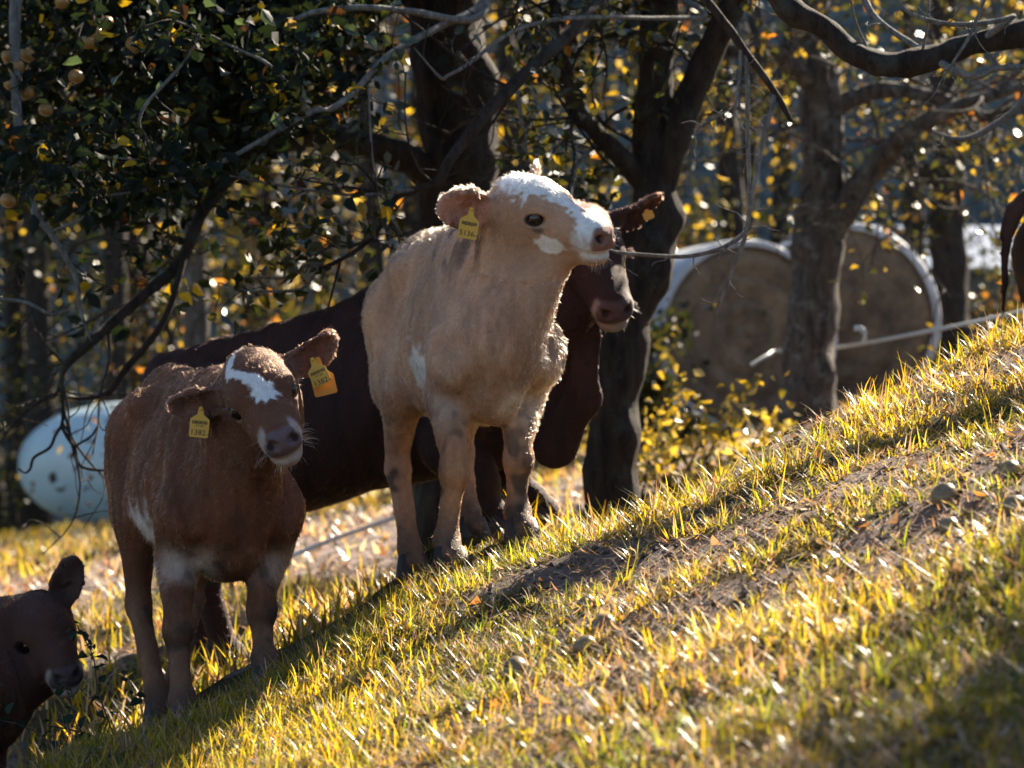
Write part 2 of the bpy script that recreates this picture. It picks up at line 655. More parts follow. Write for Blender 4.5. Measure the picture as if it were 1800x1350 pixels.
        # eye openings
        for s in (1, -1):
            e((.452, s * .180, .100), (.088, .048, .062), .015)
            e((.452, s * .185, .150), (.085, .040, .022), .012)       # upper lid
            n = nrm(R @ np.array([.55, s * .80, .08]))
            c = hd(.490, s * .218, .104)
            fx = nrm(R[:, 0] - n * np.dot(R[:, 0], n))
            fz = np.cross(n, fx)
            S.ell(c, np.array([.056, .064 * ey, .037 * ey]) * L, np.stack([n, fx, fz], 1), .010, sub=True)
        # ears
        self.ears = []
        for s, key in ((1, 'earL'), (-1, 'earR')):
            q = dict(EAR_DEF)
            q.update(sp.get(key, {}))
            sg = np.array([1, s, 1])
            root = hd(*(np.array(q['root']) * sg))
            d = nrm(R @ (np.array(q['dir']) * sg))
            o = R @ (np.array(q['open']) * sg)
            o = nrm(o - d * np.dot(o, d))
            wv = np.cross(d, o)
            ln = q['len'] * L
            wd = q['wid']
            M = np.stack([d, wv, o], 1).astype(np.float32)
            self.ears.append((root, d, wv, o, ln))

            def ear(X, root=root, M=M, ln=ln, wd=wd):
                v = (X - root.astype(np.float32)) @ M / ln
                x, y, z = v[..., 0], v[..., 1], v[..., 2]
                hw = wd * .5 * np.sqrt(np.clip(1 - ((x - .56) / .50) ** 2, .0, 1)) * (1.08 - .22 * x) + .01
                kc = .62 / (wd * .5) * (1.25 - .7 * x)                # cupped sheet
                zc = -.08 + kc * np.clip(np.abs(y), 0, .5) ** 2
                dz = np.abs(z - zc) / np.sqrt(1 + (2 * kc * y) ** 2) - .036
                dy = np.abs(y) - hw
                dx = np.maximum(x - 1.03, -.05 - x)
                q2 = np.sqrt(np.maximum(dz, 0) ** 2 + np.maximum(np.maximum(dy, dx), 0) ** 2)
                return (q2 + np.minimum(np.maximum(dz, np.maximum(dy, dx)), 0)) * ln - .001
            m = ln * 1.1
            S.custom(np.minimum(root, root + d * ln) - m * .6, np.maximum(root, root + d * ln) + m * .6, ear, .010)
            S.cone(hd(*(np.array([.13, .13, .08]) * sg)), root + d * ln * .16 - o * ln * .03, .09 * L, .060 * L, .03)

    # ---- assembled animal
    def build(self, label, cat, coat, mats, fur):
        sp = self.sp
        V, F = self.skin()
        base = self.O.copy()
        t = thing(sp['name'], label, cat, base)
        self.t = t
        # folds and lie of the coat as relief
        bz = self.tob(V)
        amt = (~head_zone(self.toh(V))) * sstep(.34, .48, bz[:, 2])
        T_ = np.vstack([F[:, [0, 1, 2]], F[:, [0, 2, 3]]])
        cr_ = np.cross(V[T_[:, 1]] - V[T_[:, 0]], V[T_[:, 2]] - V[T_[:, 0]])
        vn_ = np.stack([sum(np.bincount(T_[:, k], cr_[:, j], len(V)) for k in range(3)) for j in range(3)], 1)
        vn_ /= np.linalg.norm(vn_, axis=1)[:, None] + 1e-12
        fold = vnoise(V * np.array([1, 1, .30]), 16.0, 71) - .5
        fine_ = self.locks(V) - .5
        V = V + vn_ * (amt * (fold * .022 * sstep(-.05, .2, bz[:, 0]) + fold * .008 + fine_ * .007))[:, None]
        cols, ln = coat(self, V)
        hzone = head_zone(self.toh(V))
        lk = self.locks(V)
        hf = head_soft(self.toh(V))
        cols = cols * (hf + (1 - hf) * (.72 + .56 * lk))[:, None]
        me = mesh_np('body', V - base, F, True, cols, mats['skin'])
        body = link('body', me, t)
        self.V, self.F = V, F
        # eyes
        for s in (1, -1):
            c = self.hd(.458, s * .170, .102)
            g = bpy.data.meshes.new('eye')
            import bmesh
            bm = bmesh.new()
            bmesh.ops.create_icosphere(bm, subdivisions=3, radius=.060 * self.L * sp.get('eye', 1.0) ** .5)
            for f_ in bm.faces:
                f_.smooth = True
            bm.to_mesh(g)
            bm.free()
            g.materials.append(mats['eye'])
            link('eye', g, t, c - base)
        # hooves: two claws each
        for hf, fwd in self.hoof_at:
            bag = Bag()
            side = np.cross([0, 0, 1.0], fwd)
            for s in (1, -1):
                H = self.H
                path = [hf + np.array([0, 0, .062]) * H + side * s * .020 * H,
                        hf + np.array([0, 0, .035]) * H + side * s * .023 * H + fwd * .014 * H,
                        hf + np.array([0, 0, .004]) * H + side * s * .025 * H + fwd * .026 * H,
                        hf + np.array([0, 0, -.012]) * H + side * s * .025 * H + fwd * .030 * H]
                bag.add(*tube(np.array(path) - base, np.array([.026, .031, .036, .033]) * H * sp.get('thick', 1.0) ** .5, 10))
            link('hoof', bag.mesh('hoof', mats['hoof']), t)
        if fur and fur['n']:
            self.fur(V, F, cols, ln, fur, mats['fur'], base)
        return t

    def locks(self, p):
        """0..1, streaks that run with the lie of the coat"""
        st = np.array([1, 1, .28])
        a = vnoise(p * st, 30.0, 31)
        b = vnoise(p * st, 75.0, 32)
        return np.clip(.5 + 1.5 * (.55 * a + .45 * b - .5), 0, 1)

    def fur(self, V, F, cols, ln, q, mat, base):
        rng = np.random.default_rng(q.get('seed', 1))
        n = q['n']
        T = np.vstack([F[:, [0, 1, 2]], F[:, [0, 2, 3]]])
        a, b_, c = V[T[:, 0]], V[T[:, 1]], V[T[:, 2]]
        cr = np.cross(b_ - a, c - a)
        ar = np.linalg.norm(cr, axis=1)
        tri_ln = ln[T].mean(1)
        dens = ar * (tri_ln > .0015) * (1 + 2.0 * (self.toh(a)[:, 0] > -.1) * (np.abs(self.toh(a)[:, 1]) < .7) * (self.toh(a)[:, 2] > -.4))
        pick = rng.choice(len(T), n, p=dens / dens.sum())
        u, v = rng.random(n), rng.random(n)
        sw = u + v > 1
        u[sw], v[sw] = 1 - u[sw], 1 - v[sw]
        w3 = np.stack([1 - u - v, u, v], 1)
        tp = T[pick]
        p = (V[tp] * w3[..., None]).sum(1)
        vn = np.zeros_like(V)
        for k in range(3):
            for j in range(3):
                vn[:, j] += np.bincount(T[:, k], cr[:, j], len(V))
        vn /= np.linalg.norm(vn, axis=1)[:, None] + 1e-12
        nn = (vn[tp] * w3[..., None]).sum(1)
        nn /= np.linalg.norm(nn, axis=1)[:, None] + 1e-9
        col = (cols[tp] * w3[..., None]).sum(1)
        le = (ln[tp] * w3).sum(1)
        bl, hl = self.tob(p), self.toh(p)
        f, l, u_ = self.B.T
        flow = -f[None] * .55 - np.array([0, 0, 1.0]) * .8
        legs = sstep(.42, .30, bl[:, 2])[:, None]
        flow = flow * (1 - legs) + legs * np.array([0, 0, -1.0])
        hmask = head_soft(hl)[:, None]
        hflow = -self.R[:, 0][None] * 1.0 - self.R[:, 2][None] * .25 * np.sign(.1 - hl[:, 2:3])
        cen = q.get('whorl')
        if cen is not None:                               # hair fans out from a whorl on the forehead
            dv = hl - np.array(cen)
            rr = np.linalg.norm(dv, axis=1, keepdims=True)
            fan = (dv / (rr + 1e-6)) @ self.R.T
            wgt = sstep(.42, .10, rr) * (hl[:, 2:3] > .0)
            hflow = hflow * (1 - wgt) + fan * wgt
        flow = flow * (1 - hmask) + hflow * hmask
        for root, d, wv, o, eln in self.ears:
            ev = p - root
            ee = (ev @ d) / eln
            m = ((ee > .15) & (ee < 1.15) & (np.linalg.norm(ev - (ev @ d)[:, None] * d, axis=1) < .45 * eln))[:, None]
            flow = np.where(m, d[None] * .8 + ev / eln * .7, flow)
        nz = np.stack([vnoise(p, 7.0, 1 + k) for k in range(3)], 1) - .5
        nz2 = np.stack([vnoise(p, 30.0, 5 + k) for k in range(3)], 1) - .5
        flow = flow + nz * q.get('swirl', .9) + nz2 * q.get('clump', .9)
        tg = flow - nn * (flow * nn).sum(1, keepdims=True)
        tg /= np.linalg.norm(tg, axis=1)[:, None] + 1e-9
        lift = q.get('lift', .42) * (.6 + .8 * rng.random(n))[:, None]
        stray = (rng.random(n) < q.get('stray', .05))[:, None]
        lift = np.where(stray, lift * 2.0, lift)
        le = (le * (.55 + .6 * rng.random(n)) * np.where(hmask[:, 0] > .5, 1, .75 + .6 * self.locks(p)))[:, None] * np.where(stray, 1.35, 1)
        jit = rng.normal(0, .16, (n, 3))
        d0 = nn * lift * 1.5 + tg * .8 + jit * .5
        d0 /= np.linalg.norm(d0, axis=1)[:, None]
        d1 = nn * lift * .55 + tg + jit
        d1 /= np.linalg.norm(d1, axis=1)[:, None]
        d2 = nn * lift * .05 + tg + jit * 1.3 + nz2 * .8 - np.array([0, 0, .15])
        d2 /= np.linalg.norm(d2, axis=1)[:, None]
        r0 = p - nn * .001
        # strands gather into locks: the ends lean towards the middle of their tuft
        cs = q.get('tuft', .015)
        wp = p + (np.stack([vnoise(p, 40.0, 60 + k) for k in range(3)], 1) - .5) * cs * 1.6
        key = np.floor(wp / (cs * np.array([1, 1, 1.5]))).astype(np.int64)
        key = key[:, 0] * 4000003 + key[:, 1] * 2003 + key[:, 2]
        _, inv, num = np.unique(key, return_inverse=True, return_counts=True)
        inv = inv.ravel()
        mr = np.stack([np.bincount(inv, p[:, k]) for k in range(3)], 1) / num[:, None]
        md = np.stack([np.bincount(inv, tg[:, k]) for k in range(3)], 1) / num[:, None]
        trnd = rng.normal(0, 1, (len(num), 3)) * .30
        pull = (mr[inv] - p) * np.where(hmask > .5, .35, .80)
        pull = pull - nn * (pull * nn).sum(1, keepdims=True)
        pull = np.where(stray, 0, pull)
        d1 = d1 + trnd[inv] * np.where(hmask > .5, .4, 1)
        d2 = d2 + trnd[inv] * np.where(hmask > .5, .5, 1.4)
        d1 /= np.linalg.norm(d1, axis=1)[:, None]
        d2 /= np.linalg.norm(d2, axis=1)[:, None]
        tuft_tone = (.78 + .44 * rng.random(len(num)))[inv]
        pts = np.stack([r0, r0 + d0 * le * .33, r0 + (d0 + d1) * le * .33 + pull * .5, r0 + (d0 + d1 + d2) * le * .33 + pull], 1) - base
        lk = self.locks(p)
        tone = (.70 + .60 * rng.random(n))[:, None] * (hmask[:, 0] + (1 - hmask[:, 0]) * (.66 + .68 * vnoise(p * np.array([1, 1, .3]), 110.0, 33)))[:, None] * tuft_tone[:, None]
        c4 = np.ones((n, 4), np.float32)
        c4[:, :3] = np.clip(col * tone, 0, 1)
        strands('coat', pts, q.get('rad', .00032), c4, mat, self.t)


def strands(name, pts, rad, c4, mat, parent):
    n, m = pts.shape[:2]
    hc = bpy.data.hair_curves.new(name)
    hc.add_curves([m] * n)
    hc.attributes['position'].data.foreach_set('vector', np.ascontiguousarray(pts.reshape(-1), np.float32))
    ra = hc.attributes.get('radius') or hc.attributes.new('radius', 'FLOAT', 'POINT')
    taper = np.linspace(1, .25, m)[None] * np.broadcast_to(np.asarray(rad).reshape(-1, 1), (n, 1))
    ra.data.foreach_set('value', np.ascontiguousarray(taper.ravel(), np.float32))
    ca = hc.attributes.new('col', 'FLOAT_COLOR', 'CURVE')
    ca.data.foreach_set('color', np.ascontiguousarray(c4.ravel(), np.float32))
    hc.materials.append(mat)
    return link(name, hc, parent)


def mat_fur(name, rough=.32, gloss=.35):
    m, ns, ls = new_mat(name)
    out = node(ns, 'ShaderNodeOutputMaterial')
    a = node(ns, 'ShaderNodeAttribute', attribute_name='col')
    h = node(ns, 'ShaderNodeBsdfHairPrincipled')
    h.model = 'CHIANG'
    h.parametrization = 'COLOR'
    ls.new(a.outputs['Color'], h.inputs['Color'])
    h.inputs['Roughness'].default_value = rough
    h.inputs['Radial Roughness'].default_value = .55
    h.inputs['IOR'].default_value = 1.40
    if 'Coat' in h.inputs:
        h.inputs['Coat'].default_value = .1
    ls.new(h.outputs[0], out.inputs['Surface'])
    return m


def mat_eye():
    m, ns, ls = new_mat('eye')
    out = node(ns, 'ShaderNodeOutputMaterial')
    b = node(ns, 'ShaderNodeBsdfPrincipled')
    b.inputs['Base Color'].default_value = (.012, .007, .006, 1)
    b.inputs['Roughness'].default_value = .06
    b.inputs['Specular IOR Level'].default_value = .6
    ls.new(b.outputs[0], out.inputs['Surface'])
    return m


M_SKIN = mat_simple('coat_skin', (1, 1, 1), .75, .25, 60, .35, 220, .25, attr='col')
M_FUR = mat_fur('fur')
M_EYE = mat_eye()
M_HOOF = mat_simple('hoof', (.045, .035, .03), .55, .5, 30, .3, 80)
CATTLE_MATS = dict(skin=M_SKIN, fur=M_FUR, eye=M_EYE, hoof=M_HOOF)


def blend(base, mask, col):
    return base * (1 - mask[:, None]) + np.array(col) * mask[:, None]


def head_soft(hl):
    """head_zone with soft limits at throat and nape"""
    return sstep(.0, .32, hl[:, 0]) * sstep(-.46, -.20, hl[:, 2]) * sstep(.48, .34, np.abs(hl[:, 1])) * (hl[:, 0] < 1.2) * (hl[:, 2] < .55)


def head_zone(hl):
    return (hl[:, 0] > .02) & (hl[:, 0] < 1.2) & (np.abs(hl[:, 1]) < .36) & (hl[:, 2] > -.36) & (hl[:, 2] < .5)
# ---- hooves of every animal, used by the ground as well
HOOVES = {
    'cream': [P(915, 955, 7.80), P(790, 1005, 7.74), P(828, 950, 8.45), P(725, 1015, 8.35)],
    'brown': [P(470, 1212, 7.35), P(325, 1285, 7.25), P(308, 1262, 7.85), P(280, 1275, 7.72)],
    'heifer': [P(948, 925, 9.25), P(872, 945, 8.95), P(372, 1170, 9.60), P(412, 1195, 9.25)],
    'corner': [np.array([-1.45, 7.95, -1.42]), np.array([-1.62, 7.85, -1.45]), np.array([-1.86, 8.45, -1.42]), np.array([-2.0, 8.3, -1.45])],
    'edge': [np.array([2.69, 9.65, -.40]), np.array([2.72, 9.35, -.38]), np.array([2.07, 9.75, -.44]), np.array([2.01, 9.45, -.44])],
}
# ---------------------------------------------------------------- terrain: grassy bank, field below, wooded slope far behind
_rp = np.array([(180, 1335), (400, 1262), (560, 1165), (720, 1062), (950, 985), (1150, 905), (1350, 785), (1500, 712), (1700, 620), (1800, 582)], float)
_ra, _rb = (_rp[:, 0] - 900) / FPX, (675 - _rp[:, 1]) / FPX
_rd = 1.135 / (.38 * _ra + .09 - _rb)                      # where the crest of the bank is seen
RIDGE_X = np.concatenate([[-3.0, -1.5], _ra * _rd, [2.6, 5.0]])
RIDGE_Y = np.concatenate([[6.6, 6.9], _rd, [_rd[-1] + .1, _rd[-1] + .3]])


def terrain0(x, y):
    x, y = np.asarray(x, float), np.asarray(y, float)
    bank = -1.135 + .38 * np.clip(x, -6, 9) - .012 * np.clip(x - 2.5, 0, 9) ** 2 + .09 * y
    bank = np.where(y < 3, -1.135 + .38 * np.clip(x, -6, 9) - .012 * np.clip(x - 2.5, 0, 9) ** 2 + .27 + .03 * (y - 3), bank)
    field = -1.27 + .17 * (np.clip(x, -9, 9) + 3.75) - .012 * np.clip(y - 22, 0, 30)
    field = field - .62 * np.exp(-(((x + 1.85) / .75) ** 2 + ((y - 8.4) / 1.1) ** 2))
    field = field - .15 * np.exp(-(((x + .3) / 1.3) ** 2 + ((y - 11.5) / 1.5) ** 2))
    r = np.interp(x, RIDGE_X, RIDGE_Y)
    over = np.clip(y - r, 0, None)
    flat = .55 * sstep(.35, .0, x)                        # a level step behind the crest where the calf stands
    z = bank - .45 * np.clip(over - flat, 0, None) - .16 * np.clip(over, 0, .55) ** 2 - .12 * np.clip(over, 0, .5)
    # left flank of the bank drops to the hollow where the corner calf stands
    z = z - .55 * np.clip(-1.12 - x, 0, 3.0) * sstep(5.5, 7.5, y)
    t = sstep(.9, 2.6, over)
    up_ = z + np.maximum(field - z, 0) * sstep(0, 1.3, over)
    z = np.where(over > 0, up_ * (1 - t) + field * t, z)
    z = z + 1.0 * np.clip(y - 46, 0, 40) * sstep(45, 52, y)
    return z


_hp = np.array([q for k in HOOVES for q in HOOVES[k]])
_A = np.exp(-((_hp[:, None, :2] - _hp[None, :, :2]) ** 2).sum(-1) / .20 ** 2) + .12 * np.exp(-((_hp[:, None, :2] - _hp[None, :, :2]) ** 2).sum(-1) / .55 ** 2)
_w = np.linalg.solve(_A + np.eye(len(_hp)) * 1e-3, _hp[:, 2] + .004 - terrain0(_hp[:, 0], _hp[:, 1]))


def terrain(x, y):
    x, y = np.asarray(x, float), np.asarray(y, float)
    z = terrain0(x, y)
    near = (x > -3.5) & (x < 4) & (y > 5) & (y < 12)
    if np.any(near):
        d2 = (x[near][:, None] - _hp[:, 0]) ** 2 + (y[near][:, None] - _hp[:, 1]) ** 2
        z = np.array(z)
        z[near] += (np.exp(-d2 / .20 ** 2) + .12 * np.exp(-d2 / .55 ** 2)) @ _w
    b = n2(x, y, 2.2, 1) - .5
    c = n2(x, y, 7.0, 2) - .5
    e = n2(x, y, 21.0, 3) - .5
    fade = sstep(30, 12, y)
    return z + (.065 * b + .032 * c + .020 * e) * fade


def tz(x, y):
    return float(terrain(np.array([x]), np.array([y]))[0])


def bare(x, y):
    """1 where the turf is trodden to soil"""
    p = n2(x, y, 1.7, 6) * .55 + n2(x, y, 5.0, 7) * .45
    bank_ = sstep(.50, .60, p)
    q = n2(x, y, .45, 8) * .6 + n2(x, y, 1.6, 9) * .4
    # trodden track across the field
    tr = np.exp(-((y - (14.5 + .5 * x)) / 2.4) ** 2) * .40
    fld = sstep(.50, .62, q + tr)
    bank_ = bank_ * (.80 + .20 * sstep(5.0, 6.6, y))
    w = sstep(9.6, 10.6, y)
    hd_ = np.full(np.shape(x), 9.0)
    for h in _hp:
        hd_ = np.minimum(hd_, (x - h[0]) ** 2 + (y - h[1] + .15) ** 2)
    return bank_ * (1 - w) * sstep(.10, .40, hd_) + fld * w


def axis(parts):
    out = [np.linspace(a, b, n, endpoint=False) for a, b, n in parts]
    return np.concatenate(out + [[parts[-1][1]]])


gx = axis([(-90, -20, 14), (-20, -3, 34), (-3, 3.2, 207), (3.2, 20, 34), (20, 90, 14)])
gy = axis([(-40, 0, 16), (0, 3.2, 20), (3.2, 10.2, 234), (10.2, 22, 90), (22, 45, 46), (45, 110, 30)])
GX, GY = np.meshgrid(gx, gy, indexing='ij')
GZ = terrain(GX.ravel(), GY.ravel()).reshape(GX.shape)
gi = np.arange(GX.size).reshape(GX.shape)
gf = np.stack([gi[:-1, :-1], gi[1:, :-1], gi[1:, 1:], gi[:-1, 1:]], -1).reshape(-1, 4)
gcol = np.zeros((GX.size, 3))
gcol[:, 0] = bare(GX.ravel(), GY.ravel())
gcol[:, 1] = sstep(9.6, 11.0, GY.ravel())
gcol[:, 2] = sstep(23, 27, GY.ravel())


def mat_ground():
    m, ns, ls = new_mat('turf_and_soil')
    out = node(ns, 'ShaderNodeOutputMaterial')
    b = node(ns, 'ShaderNodeBsdfPrincipled')
    b.inputs['Roughness'].default_value = .9
    b.inputs['Specular IOR Level'].default_value = .25
    a = node(ns, 'ShaderNodeAttribute', attribute_name='col')
    sep = node(ns, 'ShaderNodeSeparateColor')
    ls.new(a.outputs['Color'], sep.inputs[0])
    tc = node(ns, 'ShaderNodeTexCoord')

    def noise(scale, det=6, rough=.65):
        t = node(ns, 'ShaderNodeTexNoise')
        t.inputs['Scale'].default_value = scale
        t.inputs['Detail'].default_value = det
        t.inputs['Roughness'].default_value = rough
        ls.new(tc.outputs['Object'], t.inputs['Vector'])
        return t

    def ramp(t, c0, c1, p0=.35, p1=.65):
        r = node(ns, 'ShaderNodeValToRGB')
        r.color_ramp.elements[0].position = p0
        r.color_ramp.elements[0].color = (*c0, 1)
        r.color_ramp.elements[1].position = p1
        r.color_ramp.elements[1].color = (*c1, 1)
        ls.new(t.outputs['Fac'], r.inputs[0])
        return r.outputs[0]

    def mix(f, A, B):
        x = node(ns, 'ShaderNodeMix', data_type='RGBA')
        ls.new(f, x.inputs['Factor'])
        ls.new(A, x.inputs['A'])
        ls.new(B, x.inputs['B'])
        return x.outputs['Result']
    fine = noise(90, 8, .75)
    soil = ramp(fine, (.05, .040, .037), (.34, .265, .235))
    fsoil = ramp(noise(6, 9, .8), (.045, .035, .028), (.36, .27, .24), .40, .60)
    turf = ramp(noise(35, 8, .7), (.018, .018, .008), (.085, .075, .022))
    bank = mix(sep.outputs[0], turf, soil)
    fturf = ramp(noise(4, 9, .8), (.02, .026, .010), (.20, .155, .045), .40, .62)
    field = mix(sep.outputs[0], fturf, fsoil)
    hazy_slope = ramp(noise(3, 8, .7), (.04, .052, .053), (.125, .15, .15))  # far slope: cool blue-grey of distant haze put into its colour
    ls.new(mix(sep.outputs[2], mix(sep.outputs[1], bank, field), hazy_slope), b.inputs['Base Color'])
    bp = node(ns, 'ShaderNodeBump')
    bp.inputs['Strength'].default_value = .9
    bp.inputs['Distance'].default_value = .02
    ls.new(fine.outputs['Fac'], bp.inputs['Height'])
    ls.new(bp.outputs[0], b.inputs['Normal'])
    ls.new(b.outputs[0], out.inputs['Surface'])
    return m


ground = link('ground', mesh_np('ground', np.stack([GX.ravel(), GY.ravel(), GZ.ravel()], 1), gf, True, gcol, mat_ground()))
tag(ground, kind='structure')
# ---------------------------------------------------------------- grass
def blades(root, height, width, az, lean, curl, seg=4):
    """curved tapered blades as quads strips; all arguments are arrays"""
    n = len(root)
    t = np.linspace(0, 1, seg + 1)
    dirx = np.stack([np.cos(az), np.sin(az), np.zeros(n)], 1)
    side = np.stack([-np.sin(az), np.cos(az), np.zeros(n)], 1)
    V = np.zeros((n, seg + 1, 2, 3))
    pos = root.copy()
    ang = lean.copy()
    for i in range(seg + 1):
        w = width * (1 - t[i]) ** .75 * .5 + .0002
        V[:, i, 0] = pos - side * w[:, None]
        V[:, i, 1] = pos + side * w[:, None]
        st = height / seg
        pos = pos + (dirx * np.sin(ang)[:, None] + np.array([0, 0, 1.0]) * np.cos(ang)[:, None]) * st[:, None]
        ang = ang + curl / seg
    V = V.reshape(n, -1, 3)
    k = np.arange(seg)
    q = np.stack([2 * k, 2 * k + 1, 2 * k + 3, 2 * k + 2], 1)
    F = (np.arange(n)[:, None, None] * (2 * (seg + 1)) + q[None]).reshape(-1, 4)
    return V.reshape(-1, 3), F


LIVE = np.array([[.080, .118, .036], [.098, .126, .034], [.060, .104, .038], [.042, .086, .038]])
DRY = np.array([[.38, .27, .18], [.32, .20, .14], [.46, .38, .30], [.27, .14, .09]])


def grass_cols(n, rng, dry, x=None, y=None):
    c = LIVE[rng.integers(0, len(LIVE), n)]
    if x is not None:                                  # greener and yellower stretches
        g = sstep(.40, .62, n2(x, y, 1.2, 31) * .6 + n2(x, y, 4.0, 32) * .4)
        c = c * (1 - g[:, None] * np.array([.42, .22, 0]))
    d = rng.random(n) < dry
    c[d] = DRY[rng.integers(0, len(DRY), d.sum())]
    return c * (.75 + .5 * rng.random(n))[:, None], d


M_GRASS = mat_leaf('grass_blade', trans=.62, rough=.30, spec=.5, tint=(1.40, .62, .08), gain=6.2)
M_STRAW = mat_leaf('straw', trans=.40, rough=.40, spec=.45, tint=(1.0, .88, .62), gain=2.0)


def grass_obj(name, V, F, c, dry, label):
    """live blades and dead straw: two materials, one mass"""
    me = mesh_np(name, V, F, True, c, M_GRASS)
    me.materials.append(M_STRAW)
    me.polygons.foreach_set('material_index', dry.astype(np.int32))
    tag(link(name, me), label, 'grass', kind='stuff')


def make_bank_grass():
    rng = np.random.default_rng(11)
    bagV, bagF, bagC, bagD = [], [], [], []
    off = 0

    def put(V, F, cd, per):
        nonlocal off
        c, dd = cd
        bagD.append(np.repeat(dd, len(F) // len(dd)))
        bagV.append(V)
        bagF.append(F + off)
        bagC.append(np.repeat(c, per, axis=0))
        off += len(V)
    # tussocks
    nt = 6000
    cy = 3.5 + 6.3 * rng.random(nt) ** 1.3
    cx = (rng.random(nt) * 2 - 1) * (.2 * cy + .35)
    r = np.interp(cx, RIDGE_X, RIDGE_Y)
    keep = (cy < r + 1.1) & (np.abs(cx) < .215 * cy + .35)
    keep &= rng.random(nt) > bare(cx, cy) * .86 * sstep(-.5, .05, cx)
    cx, cy, r = cx[keep], cy[keep], r[keep]
    crest = np.exp(-((cy - r) / .35) ** 2)
    nb = rng.integers(9, 26, len(cx)) + (crest * 10).astype(int)
    rad = rng.uniform(.012, .045, len(cx))
    tall = rng.uniform(.040, .085, len(cx)) * (1 + .45 * crest) * (.75 + .6 * n2(cx, cy, 1.3, 15))
    hd_ = np.sqrt(((cx[:, None] - _hp[:, 0]) ** 2 + (cy[:, None] - _hp[:, 1] + .12) ** 2).min(1))
    tall = tall * .80 * (.80 + .20 * sstep(-.1, .35, cx)) * (.36 + .64 * sstep(.05, .26, hd_))
    tuft_dry = np.clip(rng.normal(.24, .20, len(cx)), 0, .85)
    idx = np.repeat(np.arange(len(cx)), nb)
    n = len(idx)
    a = rng.uniform(0, 2 * pi, n)
    rr = rad[idx] * np.sqrt(rng.random(n))
    x, y = cx[idx] + np.cos(a) * rr, cy[idx] + np.sin(a) * rr
    root = np.stack([x, y, terrain(x, y) - .004], 1)
    h = tall[idx] * rng.uniform(.5, 1.5, n)
    lean = rng.uniform(.05, .95, n) + rr / rad[idx] * .25
    curl = rng.uniform(-.1, 1.9, n)
    az = a + rng.normal(0, .5, n)
    V, F = blades(root, h, rng.uniform(.0024, .0052, n), az, lean, curl, 3)
    put(V, F, grass_cols(n, rng, tuft_dry[idx], x, y), 8)
    # short turf between
    n = 66000
    y = 3.5 + 6.2 * rng.random(n) ** 1.25
    x = (rng.random(n) * 2 - 1) * (.2 * y + .30)
    r = np.interp(x, RIDGE_X, RIDGE_Y)
    keep = (y < r + 1.0) & (rng.random(n) > bare(x, y) * .9 * sstep(-.5, .05, x))
    x, y = x[keep], y[keep]
    n = len(x)
    root = np.stack([x, y, terrain(x, y) - .004], 1)
    V, F = blades(root, rng.uniform(.012, .042, n), rng.uniform(.002, .0042, n), rng.uniform(0, 2 * pi, n), rng.uniform(.1, 1.0, n), rng.uniform(0, 1.3, n), 2)
    put(V, F, grass_cols(n, rng, .25, x, y), 6)
    # thick green sward on the shaded flank
    n = 22000
    x = rng.uniform(-1.9, -.10, n)
    y = rng.uniform(5.4, 8.3, n)
    r = np.interp(x, RIDGE_X, RIDGE_Y)
    keep = (y < r + .5) & (rng.random(n) < sstep(-.1, -.45, x) + .15)
    x, y = x[keep], y[keep]
    n = len(x)
    hd2 = np.sqrt(((x[:, None] - _hp[:, 0]) ** 2 + (y[:, None] - _hp[:, 1] + .10) ** 2).min(1))
    root = np.stack([x, y, terrain(x, y) - .004], 1)
    V, F = blades(root, rng.uniform(.030, .095, n) * (.40 + .60 * sstep(.04, .24, hd2)), rng.uniform(.0022, .0046, n), rng.uniform(0, 2 * pi, n), rng.uniform(.1, .9, n), rng.uniform(0, 1.6, n), 4)
    put(V, F, grass_cols(n, rng, .06), 10)
    # dead straw lying about
    n = 56000
    y = 3.4 + 6.0 * rng.random(n)
    x = (rng.random(n) * 2 - 1) * (.2 * y + .30)
    r = np.interp(x, RIDGE_X, RIDGE_Y)
    keep = y < r + .7
    x, y = x[keep], y[keep]
    n = len(x)
    root = np.stack([x, y, terrain(x, y) + rng.uniform(.001, .022, n)], 1)
    V, F = blades(root, rng.uniform(.015, .065, n), rng.uniform(.0018, .004, n), rng.uniform(0, 2 * pi, n), rng.uniform(1.1, 1.75, n), rng.uniform(-.4, .6, n), 2)
    put(V, F, grass_cols(n, rng, .88), 6)
    return np.vstack(bagV), np.vstack(bagF), np.vstack(bagC), np.concatenate(bagD)


grass_obj('grass', *make_bank_grass(), 'sunlit yellow-green grass and straw on the bank')


def make_field_grass():
    rng = np.random.default_rng(12)
    n = 60000
    y = 8.6 + 24 * rng.random(n) ** 1.35
    x = (rng.random(n) * 2 - 1) * (.2 * y + .6)
    r = np.interp(x, RIDGE_X, RIDGE_Y)
    keep = (y > r + .8) & (rng.random(n) > bare(x, y) * .9) & (n2(x, y, .9, 21) + .3 * rng.random(n) > .42)
    x, y = x[keep], y[keep]
    n = len(x)
    root = np.stack([x, y, terrain(x, y) - .005], 1)
    V, F = blades(root, rng.uniform(.06, .16, n), rng.uniform(.006, .012, n), rng.uniform(0, 2 * pi, n), rng.uniform(.05, .9, n), rng.uniform(0, 1.2, n), 3)
    c, d = grass_cols(n, rng, .30)
    return V, F, np.repeat(c, 8, axis=0), np.repeat(d, 3)


